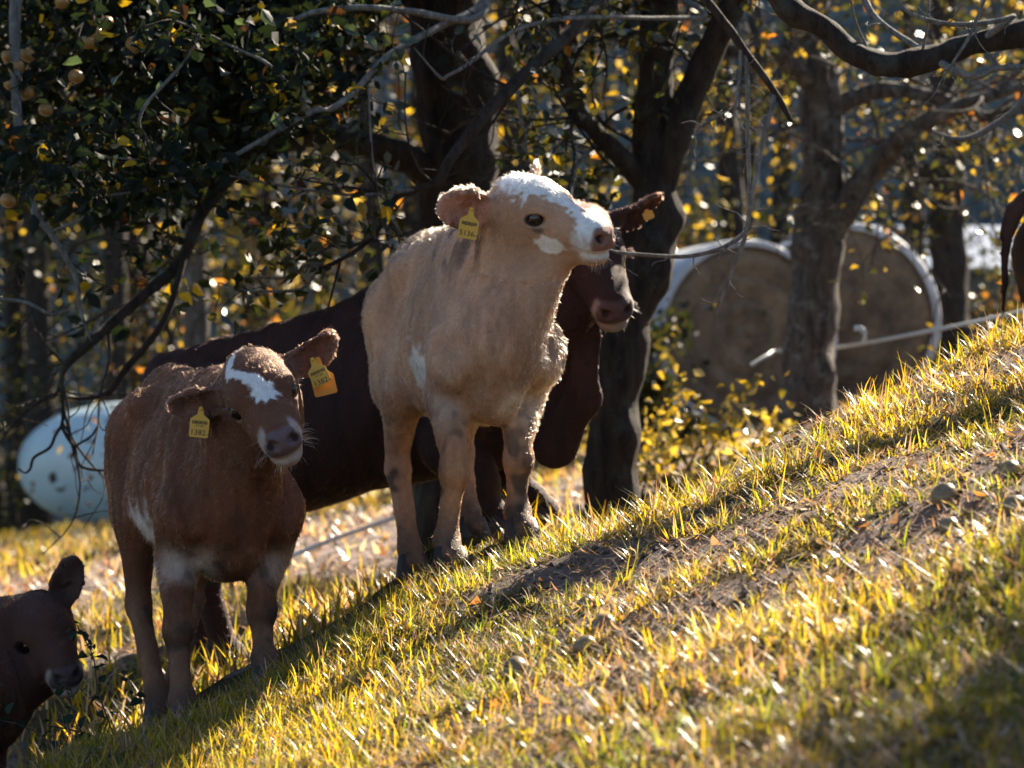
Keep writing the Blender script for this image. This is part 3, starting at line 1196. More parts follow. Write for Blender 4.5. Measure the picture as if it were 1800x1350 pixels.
def make_field_litter():
    rng = np.random.default_rng(15)
    n = 9000
    y = 9.5 + 13 * rng.random(n)
    x = (rng.random(n) * 2 - 1) * (.2 * y + .5)
    keep = y > np.interp(x, RIDGE_X, RIDGE_Y) + 1.2
    x, y = x[keep], y[keep]
    n = len(x)
    root = np.stack([x, y, terrain(x, y) + .005], 1)
    V, F = blades(root, rng.uniform(.03, .10, n), rng.uniform(.015, .045, n), rng.uniform(0, 2 * pi, n), rng.uniform(.5, 1.6, n), rng.uniform(-.6, .6, n), 2)
    c = DRY[rng.integers(0, 4, n)] * rng.uniform(.25, 1.25, (n, 1))
    return V, F, np.repeat(c, 6, axis=0)


V_, F_, c_ = make_field_litter()
tag(link('dead_leaves', mesh_np('dead_leaves', V_, F_, False, c_, M_STRAW)), 'dead leaves strewn over the trodden field', 'leaves', kind='stuff')
grass_obj('field_grass', *make_field_grass(), 'blurred yellow grass on the field below the bank')


def make_litter():
    """crumbs of soil, dead leaves and thatch on the bank"""
    rng = np.random.default_rng(14)
    n = 15000
    y = 3.4 + 5.8 * rng.random(n)
    x = (rng.random(n) * 2 - 1) * (.2 * y + .30)
    keep = (y < np.interp(x, RIDGE_X, RIDGE_Y) + .6) & (rng.random(n) < .35 + .65 * bare(x, y))
    x, y = x[keep], y[keep]
    n = len(x)
    p = np.stack([x, y, terrain(x, y) + .003], 1)
    # lumpy crumbs: squashed octahedra
    s = (.003 + .011 * rng.random(n) ** 2.5)[:, None, None] * rng.uniform(.6, 1.3, (n, 6, 1))
    o = np.array([[1, 0, 0], [0, 1, 0], [-1, 0, 0], [0, -1, 0], [0, 0, .7], [0, 0, -.7]], float)
    V = p[:, None] + o[None] * s + rng.normal(0, .001, (n, 6, 3))
    tri = np.array([[0, 1, 4], [1, 2, 4], [2, 3, 4], [3, 0, 4], [1, 0, 5], [2, 1, 5], [3, 2, 5], [0, 3, 5]])
    F = (np.arange(n)[:, None, None] * 6 + tri[None]).reshape(-1, 3)
    pal = np.array([[.09, .065, .05], [.14, .10, .08], [.05, .038, .03], [.20, .15, .12]])
    c = np.repeat(pal[rng.integers(0, 4, n)] * rng.uniform(.7, 1.3, (n, 1)), 6, axis=0)
    return V.reshape(-1, 3), F, c


def make_dead_leaves():
    rng = np.random.default_rng(16)
    n = 2600
    y = 3.5 + 5.6 * rng.random(n) ** 1.1
    x = (rng.random(n) * 2 - 1) * (.2 * y + .30)
    keep = (y < np.interp(x, RIDGE_X, RIDGE_Y) + .4) & (rng.random(n) < .25 + .75 * bare(x, y))
    x, y = x[keep], y[keep]
    n = len(x)
    p = np.stack([x, y, terrain(x, y) + rng.uniform(.004, .018, n)], 1)
    V, F = blades(p, rng.uniform(.022, .050, n), rng.uniform(.016, .034, n), rng.uniform(0, 2 * pi, n), rng.uniform(.9, 1.8, n), rng.uniform(-1.4, 1.4, n), 3)
    pal = np.array([[.20, .12, .07], [.30, .19, .12], [.12, .075, .05], [.38, .28, .20], [.34, .15, .05]])
    return V, F, np.repeat(pal[rng.integers(0, 5, n)] * rng.uniform(.6, 1.2, (n, 1)), 8, axis=0)


V_, F_, c_ = make_dead_leaves()
tag(link('fallen_leaves', mesh_np('fallen_leaves', V_, F_, True, c_, M_STRAW)), 'brown fallen leaves curled on the bank', 'leaves', kind='stuff')
lv, lf, lc = make_litter()
tag(link('soil_crumbs', mesh_np('soil_crumbs', lv, lf, False, lc, mat_simple('crumbs', (1, 1, 1), .9, .3, 60, attr='col'))), 'crumbs of dry soil and dead leaf on the bank', 'soil', kind='stuff')
# ---------------------------------------------------------------- trees
M_BARK_DARK = mat_bark('bark_dark', (.058, .042, .034), (.014, .010, .009), (.050, .055, .048))
M_BARK_GREY = mat_bark('bark_grey', (.135, .112, .095), (.030, .025, .022), (.19, .19, .175))
M_TWIG = mat_bark('twig_bark', (.26, .25, .24), (.10, .095, .09), (.27, .31, .29), 14)
M_LEAF = mat_leaf('leaf', trans=.42, rough=.33, spec=.55, tint=(1.0, .85, .30))
M_LEAF_DULL = mat_leaf('leaf_dull', trans=.30, rough=.7, spec=.22, tint=(1.0, .85, .30))
SUNH = np.array([sin(SUN_AZ), cos(SUN_AZ)])
TANEL = math.tan(SUN_EL)


def in_gap(p):
    """true for places whose shadow would fall on the open, sunlit turf and the calf standing there"""
    out = np.zeros(len(p), bool)
    for z0, x0, x1, y0, y1 in ((-.45, -.36, 2.3, 4.9, 9.2), (-.1, -.36, 1.6, 7.0, 9.0), (.3, -.42, .55, 7.2, 8.9)):
        q = p[:, :2] - SUNH * ((p[:, 2] - z0) / TANEL)[:, None]
        out |= (q[:, 0] > x0) & (q[:, 0] < x1) & (q[:, 1] > y0) & (q[:, 1] < y1)
    return out


def leaf_mesh(pos, size, rng, cols, droop=.35, aspect=.55, fold=.18):
    """pointed, folded leaves, two quads each"""
    n = len(pos)
    a = rng.uniform(0, 2 * pi, n)
    el = rng.normal(-droop, .6, n)
    d = np.stack([np.cos(a) * np.cos(el), np.sin(a) * np.cos(el), np.sin(el)], 1)
    r = rng.normal(0, 1, (n, 3))
    s = np.cross(d, r)
    s /= np.linalg.norm(s, axis=1)[:, None] + 1e-9
    u = np.cross(s, d)
    L = size[:, None]
    W = L * aspect * .5
    b = pos
    m1 = pos + d * L * .42
    tip = pos + d * L + u * L * -.10
    up = u * W * fold * 2
    l1 = pos + d * L * .30 + s * W + up
    l2 = pos + d * L * .68 + s * W * .72 + up * .6
    r1 = pos + d * L * .30 - s * W + up
    r2 = pos + d * L * .68 - s * W * .72 + up * .6
    m2 = pos + d * L * .75
    V = np.stack([b, l1, l2, tip, r2, r1, m1, m2], 1).reshape(-1, 3)
    q = np.array([[0, 6, 2, 1], [6, 7, 3, 2], [0, 5, 4, 6], [6, 4, 3, 7]])
    F = (np.arange(n)[:, None, None] * 8 + q[None]).reshape(-1, 4)
    return V, F, np.repeat(cols, 8, axis=0)


def leaf_quads(pos, size, rng, cols, aspect=.6):
    n = len(pos)
    d = rng.normal(0, 1, (n, 3)) * np.array([1, 1, .8])
    d /= np.linalg.norm(d, axis=1)[:, None]
    s = np.cross(d, rng.normal(0, 1, (n, 3)))
    s /= np.linalg.norm(s, axis=1)[:, None] + 1e-9
    u = np.cross(s, d)
    L = size[:, None]
    V = np.stack([pos - d * L * .5, pos + s * L * aspect * .5 + u * L * .1, pos + d * L * .5, pos - s * L * aspect * .5 + u * L * .1], 1).reshape(-1, 3)
    F = np.arange(4 * n).reshape(-1, 4)
    return V, F, np.repeat(cols, 4, axis=0)


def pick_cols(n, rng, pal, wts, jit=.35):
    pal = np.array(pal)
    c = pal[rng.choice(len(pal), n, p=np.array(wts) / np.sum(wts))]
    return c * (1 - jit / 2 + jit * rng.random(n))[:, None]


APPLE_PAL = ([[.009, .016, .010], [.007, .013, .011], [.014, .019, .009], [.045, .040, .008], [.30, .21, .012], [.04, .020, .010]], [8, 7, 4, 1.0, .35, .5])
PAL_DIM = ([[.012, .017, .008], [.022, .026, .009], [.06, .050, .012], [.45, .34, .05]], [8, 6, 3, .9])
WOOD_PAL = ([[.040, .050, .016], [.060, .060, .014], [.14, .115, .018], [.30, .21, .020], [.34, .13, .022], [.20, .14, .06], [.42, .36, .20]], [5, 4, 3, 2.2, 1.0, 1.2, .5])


class Tree:
    def __init__(self, name, label, base, mat, group=None, cat='tree'):
        self.base = np.array(base, float)
        self.t = thing(name, label, cat, self.base, group)
        self.mat = mat
        self.twigs = Bag()
        self.tips = []

    def stem(self, name, pts, r, sides=12, n=7, jit=.35, mat=None, seed=1):
        path = catmull(pts, n)
        rr = np.interp(np.linspace(0, 1, len(path)), np.linspace(0, 1, len(r)), r)
        V, F = tube(path - self.base, rr, sides, jit, seed)
        o = link(name, mesh_np(name, V, F, True, None, mat or self.mat), self.t)
        return path

    def sprout(self, path, r0, rng, count, length, depth=2, up=.15, spread=.9, start=.15, gap=True, side=None):
        """side shoots of a limb, recursively; collected in one mesh of twigs"""
        for i in range(count):
            u = start + (1 - start) * (i + rng.random()) / count
            k = min(int(u * (len(path) - 1)), len(path) - 2)
            p = path[k] + (path[k + 1] - path[k]) * rng.random()
            tan = nrm(path[k + 1] - path[k])
            d = nrm(rng.normal(0, 1, 3) * spread + tan * .7 + np.array([0, 0, up]))
            ln = length * rng.uniform(.5, 1.25)
            pts = [p]
            for j in range(4):
                d = nrm(d + rng.normal(0, .28, 3) + np.array([0, 0, up * .25]))
                pts.append(pts[-1] + d * ln / 4)
            pa = catmull(pts, 3)
            mid = pa[len(pa) // 2][None]
            if gap and in_gap(mid)[0] and rng.random() < .8:
                continue
            r1 = max(r0 * rng.uniform(.4, .7), .0022)
            self.twigs.add(*tube(pa - self.base, np.linspace(r1, max(.0015, r1 * .35), len(pa)), 6))
            if depth > 1:
                self.sprout(pa, r1 * .75, rng, 4, ln * .55, depth - 1, up, spread, .25, gap)
            else:
                self.tips.append(pa)

    def finish_twigs(self, mat=None):
        if self.twigs.n:
            tag(link('twigs', self.twigs.mesh('twigs', mat or M_TWIG), self.t), kind='stuff')

    def leaves_at(self, pos, size, rng, pal, mat=None, fine=True, name='crown', droop=.35, clear=None):
        if clear is not None:
            vx, vy = pos[:, 0] / pos[:, 1] * FPX + 900, 675 - pos[:, 2] / pos[:, 1] * FPX
            x0, x1, y0, y1 = clear
            pos = pos[~((vx > x0) & (vx < x1) & (vy > y0) & (vy < y1))]
        cols = pick_cols(len(pos), rng, *pal)
        sz = size * rng.uniform(.6, 1.35, len(pos))
        V, F, c = (leaf_mesh(pos - self.base, sz, rng, cols, droop) if fine else leaf_quads(pos - self.base, sz, rng, cols))
        tag(link(name, mesh_np(name, V, F, False, c, mat or M_LEAF), self.t), kind='stuff')


def clumps(rng, centres, radii, n, sq=(1, 1, .8)):
    k = rng.integers(0, len(centres), n)
    d = rng.normal(0, .5, (n, 3)) * np.array(sq)
    return np.array(centres)[k] + d * np.array(radii)[k][:, None]


def clear_trunk(lp, rng, x0=700, x1=885, keep=.03):
    """thin the leaves in front of the old apple trunk"""
    vx, vy = lp[:, 0] / lp[:, 1] * FPX + 900, 675 - lp[:, 2] / lp[:, 1] * FPX
    return lp[~((vx > x0) & (vx < x1) & (vy > -20) & (lp[:, 1] < 11.2)) | (rng.random(len(lp)) < keep)]


def ground_under(p):
    return np.array([p[0], p[1], tz(p[0], p[1]) - .05])


# ---- A: old apple tree behind the cream calf, its boughs over the left half
rng = np.random.default_rng(101)
A0 = ground_under(P(805, 800, 11.2))
treeA = Tree('apple_tree', 'dark old apple tree with a broad trunk behind the cream calf', A0, M_BARK_DARK)
tA = treeA.stem('trunk', [A0, P(808, 600, 11.2), P(806, 350, 11.2), P(800, 180, 11.2), P(782, 20, 11.2), P(770, -160, 11.2)], [.20, .165, .15, .148, .150, .13], 20, 8, .5)
bough = treeA.stem('limb', [P(790, 330, 11.2), P(720, 282, 11.1), P(600, 240, 10.9), P(500, 248, 10.7), P(420, 288, 10.5), P(360, 365, 10.4), P(340, 410, 10.3), P(315, 465, 10.3),
                            P(258, 515, 10.2), P(200, 565, 10.1), P(150, 610, 10.0), P(118, 640, 10.0), P(109, 665, 10.0), P(111, 727, 10.0), P(108, 749, 10.0)],
                   [.075, .06, .05, .042, .034, .028, .026, .024, .022, .020, .018, .014, .011, .009, .007], 10, 5, .4)
hang1 = treeA.stem('branch', [P(108, 749, 10), P(98, 764, 10), P(87, 787, 9.98), P(60, 804, 9.95), P(53, 824, 9.95), P(44, 831, 9.95), P(33, 824, 9.93)], [.007, .0065, .006, .0055, .004, .003], 7, 5, .2)
hang2 = treeA.stem('branch', [P(108, 749, 10), P(118, 767, 10), P(131, 787, 10), P(136, 811, 10), P(151, 823, 10), P(190, 826, 9.98), P(235, 810, 9.9)], [.007, .0075, .007, .006, .005, .003], 7, 5, .2)
treeA.stem('branch', [P(131, 785, 10), P(160, 767, 10.02), P(168, 755, 10.0), P(171, 750, 10.0)], [.005, .0045, .003], 6, 4)
treeA.stem('branch', [P(330, 430, 10.3), P(290, 560, 10.2), P(220, 650, 10.2), P(190, 690, 10.2), P(140, 700, 10.2), P(90, 690, 10.1)], [.014, .013, .012, .010, .007, .004], 8, 5, .3)
bA = []
br = lambda pts, r, s=7: bA.append(treeA.stem('branch', pts, r, s, 6, .25, M_TWIG, len(bA)))
br([P(775, -120, 11.1), P(880, -70, 10.0), P(845, 10, 9.4), P(773, 47, 9.2), P(683, 97, 9.0), P(624, 160, 8.9), P(580, 192, 8.85), P(540, 200, 8.8), P(400, 280, 8.75), P(280, 328, 8.7), P(160, 348, 8.7)],
   [.05, .03, .016, .0115, .0105, .0105, .0100, .0095, .0075, .0060, .0028])
br([P(880, -70, 10.0), P(840, 30, 9.3), P(723, 20, 9.1), P(640, 13, 9.0), P(560, 20, 9.0), P(518, 34, 9.0)], [.018, .013, .012, .011, .010, .008])
br([P(544, 194, 8.8), P(504, 144, 8.75), P(464, 108, 8.7), P(412, 84, 8.7), P(348, 52, 8.65), P(268, 24, 8.6)], [.0065, .006, .0055, .005, .0045, .003])
br([P(352, 54, 8.66), P(342, 76, 8.6), P(324, 108, 8.6), P(296, 140, 8.55), P(256, 184, 8.55), P(244, 216, 8.55), P(256, 240, 8.6), P(282, 282, 8.65), P(345, 299, 8.72)], [.0035, .0045, .0052, .0055, .0055, .0052, .0050, .0045, .0035])
br([P(385, 288, 8.75), P(332, 298, 8.7), P(264, 284, 8.65), P(184, 276, 8.6)], [.0055, .005, .0045, .002])
br([P(775, -130, 11.1), P(300, -200, 9.8), P(60, -90, 9.3), P(28, 150, 9.2), P(56, 356, 9.1), P(88, 408, 9.1), P(116, 452, 9.1), P(136, 496, 9.1), P(140, 540, 9.1), P(160, 600, 9.1)], [.05, .035, .022, .016, .0115, .0105, .010, .009, .007, .003], 9)
br([P(648, 150, 8.92), P(650, 200, 8.9), P(654, 272, 8.9), P(662, 318, 8.9)], [.0045, .004, .0035, .0025])
br([P(88, 408, 9.1), P(150, 380, 9.0), P(165, 350, 8.95), P(105, 310, 8.9), P(60, 300, 8.9)], [.005, .0045, .004, .0025])
br([P(-40, 525, 9.2), P(40, 530, 9.2), P(88, 552, 9.2), P(118, 545, 9.2)], [.007, .006, .005, .003])
upb = []
for (e1, e2, e3) in (((560, -150, 10.6), (350, -120, 10.0), (120, -60, 9.6)), ((640, -60, 10.8), (430, 20, 10.6), (180, 90, 10.5)), ((600, 60, 11.0), (380, 140, 11.0), (120, 240, 11.0)),
                     ((900, -170, 11.0), (1050, -190, 10.6), (1180, -140, 10.4))):
    upb.append(treeA.stem('limb', [P(775, -90, 11.2), P(*e1), P(*e2), P(*e3)], [.075, .05, .035, .015], 9, 8, .3))
for b_ in upb[:3]:
    treeA.sprout(b_, .014, rng, 15, .75, 2, -.05, 1.0)
treeA.sprout(upb[3], .012, rng, 6, .6, 2, -.05, 1.0)
treeA.sprout(bough, .012, rng, 18, .50, 2, -.05, 1.0, .12)
for b_ in bA[:8]:
    treeA.sprout(b_, .005, rng, 5, .20, 1, -.1, 1.0, .2)
treeA.finish_twigs(M_BARK_DARK)
tips = np.vstack([t[len(t) // 3:] for t in treeA.tips])
lp = tips[rng.integers(0, len(tips), 9000)] + rng.normal(0, .05, (9000, 3))
# dense dark upper-left mass
cc = [P(rng.uniform(-80, 640), rng.uniform(-260, 330) * (1 if rng.random() < .8 else .3), rng.uniform(9.6, 11.6)) for _ in range(90)]
cc = [c for c in cc if (675 - c[2] / c[1] * FPX) < 400 - max(0, (c[0] / c[1] * FPX + 900) - 350) * .55]
lp = np.vstack([lp, clumps(rng, cc, np.full(len(cc), .30), 7500)])
lp = lp[~(in_gap(lp) & (rng.random(len(lp)) < .93))]
vx, vy = lp[:, 0] / lp[:, 1] * FPX + 900, 675 - lp[:, 2] / lp[:, 1] * FPX
low = np.interp(vx, [-100, 150, 350, 600, 700], [430, 400, 330, 200, 60])      # the leafy part ends here, bare twigs hang below
lp = lp[(vy < low) | (rng.random(len(lp)) < .13)]
vx, vy = lp[:, 0] / lp[:, 1] * FPX + 900, 675 - lp[:, 2] / lp[:, 1] * FPX
lp = lp[(vx < 690) | (vy < -20) | (rng.random(len(lp)) < .10)]
lp = clear_trunk(lp, rng)
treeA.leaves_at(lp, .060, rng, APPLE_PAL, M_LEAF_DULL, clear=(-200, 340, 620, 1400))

# single leaves that stand out on the near branches, each its own piece
LEAF_SPOTS = [(455, 186, 8.7), (482, 196, 8.7), (524, 40, 8.95), (515, 150, 8.75), (532, 150, 8.75), (430, 45, 8.8), (250, 268, 8.6), (186, 330, 8.65), (300, 62, 8.6), (395, 125, 8.7), (360, 95, 8.7),
              (545, 60, 8.95), (600, 45, 9.0), (620, 62, 9.0), (700, 70, 9.0), (712, 90, 9.0), (640, 62, 9.0), (470, 270, 8.75), (640, 5, 9.0), (690, 5, 9.0), (720, 45, 9.1), (815, 45, 9.2), (830, 60, 9.2),
              (398, 262, 8.7), (290, 150, 8.55), (270, 110, 8.55), (310, 155, 8.55), (610, 158, 8.88), (320, 492, 9.6), (340, 498, 9.6), (315, 515, 9.6), (208, 272, 8.6), (205, 245, 8.6), (590, 250, 9.4), (505, 385, 9.8),
              (428, 465, 9.8), (300, 265, 8.7), (82, 255, 8.9), (120, 345, 8.8), (255, 300, 8.65), (330, 20, 8.7), (380, 10, 8.7), (460, 15, 8.8), (145, 110, 8.8), (215, 130, 8.7), (100, 140, 8.9)]
lm = {}
for key, col in (('dark', (.032, .055, .040)), ('teal', (.050, .085, .075)), ('gold', (.50, .36, .015)), ('tan', (.16, .12, .07))):
    V, F, c = leaf_mesh(np.zeros((1, 3)), np.array([.062]), np.random.default_rng(5), np.array([col]), 0, .62, .2)
    lm[key] = mesh_np('leaf', V, F, False, c, M_LEAF)
for i, (x, y, d) in enumerate(LEAF_SPOTS):
    key = 'gold' if i in (27, 28, 29, 30, 32, 33, 34, 35) else ('tan' if i in (2, 7, 33, 8) else ('teal' if i % 3 else 'dark'))
    o = link('leaf', lm[key], treeA.t, P(x, y, d) - A0)
    o.rotation_euler = (rng.uniform(-1.2, 1.2), rng.uniform(-1.2, 1.2), rng.uniform(0, 6.28))
    o.scale = [rng.uniform(.75, 1.3)] * 3

# ---- B: leaning forked tree right behind the heifer's head
rng = np.random.default_rng(102)
B0 = ground_under(P(1072, 880, 10.5))
treeB = Tree('tree', 'leaning dark tree with a forked trunk behind the heifer', B0, M_BARK_DARK)
tB = treeB.stem('trunk', [B0, P(1076, 800, 10.5), P(1083, 680, 10.5), P(1098, 560, 10.5), P(1132, 460, 10.5), P(1152, 370, 10.5), P(1150, 290, 10.5), P(1152, 190, 10.5), P(1160, 60, 10.45), P(1165, -120, 10.4)],
                [.115, .095, .090, .090, .100, .098, .078, .070, .064, .05], 18, 7, .5)
l1 = treeB.stem('limb', [P(1158, 340, 10.5), P(1188, 235, 10.45), P(1235, 115, 10.4), P(1290, 5, 10.3), P(1330, -90, 10.2)], [.07, .06, .055, .045, .04], 12, 7, .4)
l2 = treeB.stem('limb', [P(1145, 330, 10.5), P(1080, 265, 10.4), P(1015, 190, 10.3), P(985, 90, 10.2), P(975, -60, 10.2)], [.05, .040, .034, .030, .02], 10, 7, .4)
l3 = treeB.stem('limb', [P(1160, -60, 10.4), P(1090, -30, 10.1), P(1040, 20, 9.8), P(973, 83, 9.5), P(923, 130, 9.4), P(873, 180, 9.3), P(840, 217, 9.25), P(790, 283, 9.2), P(770, 320, 9.2), P(733, 333, 9.2),
                         P(703, 343, 9.2), P(687, 362, 9.2), P(668, 400, 9.2), P(640, 430, 9.2), P(600, 456, 9.2), P(560, 474, 9.2)], [.04, .034, .028, .024, .022, .020, .019, .017, .016, .012, .0105, .010, .009, .008, .007, .006], 9, 5, .35)
bB = []
br = lambda pts, r, s=7: bB.append(treeB.stem('branch', pts, r, s, 5, .25, M_TWIG, 20 + len(bB)))
br([P(560, 474, 9.2), P(532, 452, 9.2), P(488, 428, 9.2), P(466, 419, 9.2)], [.0055, .005, .0045, .002])
br([P(558, 475, 9.2), P(528, 508, 9.2), P(440, 511, 9.2), P(384, 496, 9.2)], [.006, .006, .005, .002])
br([P(735, 333, 9.2), P(660, 341, 9.15), P(600, 342, 9.1), P(480, 324, 9.0), P(380, 304, 8.9)], [.006, .0055, .005, .0042, .002])
br([P(1165, -20, 10.3), P(1240, 26, 10.0), P(1160, 32, 9.8), P(1073, 30, 9.6), P(990, 33, 9.4), P(923, 47, 9.3), P(873, 73, 9.2), P(827, 110, 9.1), P(787, 133, 9.05), P(773, 135, 9.05), P(727, 83, 9.0)],
   [.012, .009, .0085, .008, .0075, .007, .0065, .006, .0055, .005, .002])
br([P(1112, 400, 10.4), P(1020, 395, 10.2), P(940, 330, 10.1), P(915, 200, 10.0), P(905, 120, 10.0)], [.012, .011, .010, .008, .004])
br([P(1060, 240, 10.4), P(1010, 300, 10.3), P(1000, 380, 10.2)], [.012, .009, .005])
for b_ in (l1, l2, l3):
    treeB.sprout(b_, .011, rng, 12, .60, 2, 0, 1.0)
treeB.sprout(tB[len(tB) // 2:], .012, rng, 10, .8, 2, .1, 1.0)
for b_ in bB:
    treeB.sprout(b_, .004, rng, 5, .16, 1, -.1, 1.0, .2)
treeB.finish_twigs(M_BARK_DARK)
tips = np.vstack([t[len(t) // 3:] for t in treeB.tips])
lp = tips[rng.integers(0, len(tips), 1500)] + rng.normal(0, .05, (1500, 3))
cc = [P(rng.uniform(900, 1420), rng.uniform(-420, -60), rng.uniform(9.8, 11.4)) for _ in range(40)]
cc += [np.array([rng.uniform(.9, 2.5), rng.uniform(8.7, 11.4), rng.uniform(1.7, 3.0)]) for _ in range(80)]  # unseen foliage added above the frame to shade the left of the bank
lp = np.vstack([lp, clumps(rng, cc, np.full(len(cc), .3), 13000)])
lp = lp[~(in_gap(lp) & (rng.random(len(lp)) < .94))]
lp = clear_trunk(lp, rng)
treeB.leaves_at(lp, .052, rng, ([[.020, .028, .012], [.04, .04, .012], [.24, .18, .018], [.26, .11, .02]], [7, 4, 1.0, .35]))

# ---- C: grey-barked tree in front of the hay bales
rng = np.random.default_rng(103)
C0 = ground_under(P(1420, 740, 15.0))
treeC = Tree('tree', 'grey-barked tree standing in front of the hay bales', C0, M_BARK_GREY)
tC = treeC.stem('trunk', [C0, P(1422, 640, 15), P(1430, 500, 15), P(1440, 380, 15), P(1445, 260, 15), P(1438, 150, 15), P(1428, 20, 15), P(1420, -150, 15)], [.165, .135, .122, .120, .112, .104, .09, .07], 18, 7, .5)
c1 = treeC.stem('limb', [P(1450, 420, 15), P(1500, 345, 14.9), P(1545, 285, 14.8), P(1600, 232, 14.6), P(1680, 190, 14.4), P(1800, 150, 14.2)], [.085, .070, .062, .055, .040, .02], 12, 7, .4)
c2 = treeC.stem('limb', [P(1432, 150, 15), P(1360, 100, 14.7), P(1290, 90, 14.5), P(1200, 60, 14.3)], [.06, .045, .035, .015], 10, 7, .4)
c3 = treeC.stem('limb', [P(1442, 200, 15), P(1540, 160, 15), P(1640, 170, 15), P(1740, 205, 15), P(1850, 150, 15)], [.06, .045, .035, .03, .02], 10, 7, .4)
for b_ in (c1, c2, c3):
    treeC.sprout(b_, .016, rng, 20, .9, 2, -.05, 1.1)
treeC.sprout(tC[len(tC) // 2:], .02, rng, 12, 1.0, 2, .05, 1.0)
treeC.finish_twigs(M_BARK_GREY)
tips = np.vstack([t[len(t) // 4:] for t in treeC.tips])
lp = tips[rng.integers(0, len(tips), 800)] + rng.normal(0, .06, (800, 3))
cc = [P(rng.uniform(1150, 1800), rng.uniform(-400, -40), rng.uniform(14, 16.5)) for _ in range(45)]
lp = np.vstack([lp, clumps(rng, cc, np.full(len(cc), .4), 2600)])
lp = lp[~(in_gap(lp) & (rng.random(len(lp)) < .94))]
treeC.leaves_at(lp, .065, rng, ([[.035, .040, .016], [.09, .07, .02], [.28, .20, .03], [.36, .15, .03], [.24, .18, .10]], [6, 3, 1.4, .6, 1.0]))

# ---- D: far trunk beyond the bales
rng = np.random.default_rng(104)
D0 = ground_under(P(1668, 600, 24.0))
treeD = Tree('tree', 'blurred dark trunk beyond the white-rimmed hay bale', D0, M_BARK_DARK)
tD = treeD.stem('trunk', [D0, P(1668, 500, 24), P(1665, 380, 24), P(1668, 240, 24), P(1660, 90, 24), P(1655, -100, 24)], [.19, .15, .14, .13, .12, .09], 14, 6, .4)
d1 = treeD.stem('limb', [P(1664, 345, 24), P(1625, 300, 23.8), P(1580, 280, 23.6), P(1530, 240, 23.4)], [.085, .06, .05, .02], 10, 6, .3)
treeD.sprout(d1, .02, rng, 6, .8, 2, 0, 1.0)
treeD.sprout(tD[len(tD) // 2:], .025, rng, 12, 1.5, 2, .05, 1.1)
treeD.finish_twigs(M_BARK_DARK)
tips = np.vstack([t[len(t) // 4:] for t in treeD.tips])
lp = tips[rng.integers(0, len(tips), 1800)] + rng.normal(0, .12, (1800, 3))
treeD.leaves_at(lp[:900], .09, rng, PAL_DIM, fine=False)

# ---- E: tree outside the picture whose mossy bough dips into it; it shades the near corner of the turf
rng = np.random.default_rng(105)
E0 = ground_under(np.array([3.45, 8.05, 0]))
treeE = Tree('tree', 'tree outside the frame whose thick dark bough dips across the upper corner', E0, M_BARK_DARK)
tE = treeE.stem('trunk', [E0, E0 + np.array([-.02, 0, .6]), E0 + np.array([.05, -.02, 1.3]), E0 + np.array([.2, -.08, 2.2]), E0 + np.array([.3, -.1, 3.1])], [.21, .17, .15, .12, .08], 16, 6, .5)
e1 = treeE.stem('limb', [E0 + np.array([.1, -.02, 1.25]), np.array([2.5, 8.4, 1.35]), P(1900, 25, 8.5), P(1800, 58, 8.5), P(1722, 74, 8.5), P(1664, 93, 8.5), P(1606, 109, 8.5), P(1559, 113, 8.5), P(1512, 101, 8.5), P(1481, 78, 8.5),
                         P(1450, 47, 8.5), P(1396, 20, 8.5), P(1366, -12, 8.5), P(1350, -90, 8.5), P(1310, -190, 8.5)], [.09, .06, .042, .038, .036, .036, .036, .036, .036, .036, .037, .040, .036, .025, .012], 14, 6, .6)
e2 = treeE.stem('limb', [P(1398, 18, 8.5), P(1330, -20, 8.6), P(1232, -25, 8.7), P(1262, 25, 8.7), P(1287, 58, 8.7), P(1310, 92, 8.7), P(1334, 122, 8.7), P(1368, 171, 8.7), P(1391, 214, 8.7)],
                [.026, .020, .016, .0145, .0135, .013, .012, .011, .008], 10, 6, .5)
bE = []
br = lambda pts, r, s=7: bE.append(treeE.stem('branch', pts, r, s, 5, .3, M_TWIG, 40 + len(bE)))
br([P(1310, 92, 8.7), P(1314, 150, 8.68), P(1314, 233, 8.66), P(1317, 340, 8.65), P(1314, 408, 8.65)], [.008, .0075, .007, .0065, .006])
br([P(1362, 165, 8.7), P(1356, 195, 8.68), P(1341, 250, 8.66), P(1322, 342, 8.65), P(1312, 408, 8.65), P(1294, 459, 8.65), P(1270, 520, 8.65), P(1256, 556, 8.65)], [.008, .008, .0075, .0075, .0085, .007, .0055, .004])
br([P(1313, 406, 8.65), P(1290, 424, 8.65), P(1256, 440, 8.62), P(1197, 451, 8.6), P(1100, 445, 8.55), P(1060, 436, 8.5)], [.008, .0075, .007, .0065, .006, .003])
br([P(1303, 80, 8.7), P(1300, 136, 8.68), P(1288, 212, 8.66)], [.007, .006, .003])
br([P(1288, 190, 8.66), P(1262, 205, 8.66), P(1240, 218, 8.66), P(1218, 228, 8.66)], [.004, .0035, .003, .0015])
br([P(1722, 74, 8.5), P(1780, 30, 8.4), P(1761, 35, 8.35), P(1703, 43, 8.3), P(1645, 39, 8.3), P(1594, 19, 8.3), P(1570, -20, 8.3)], [.012, .009, .008, .0075, .007, .006, .004])
br([P(1760, -60, 8.3), P(1730, 0, 8.3), P(1707, 58, 8.28), P(1676, 109, 8.26), P(1652, 146, 8.25)], [.008, .0065, .0055, .0045, .002])
br([P(1640, 100, 8.5), P(1676, 124, 8.45), P(1718, 134, 8.4), P(1746, 121, 8.4), P(1800, 117, 8.4), P(1840, 105, 8.4)], [.012, .011, .0105, .010, .009, .007])
br([P(1500, -60, 8.7), P(1528, 16, 8.65), P(1567, 54, 8.6), P(1621, 88, 8.55)], [.012, .011, .010, .008])
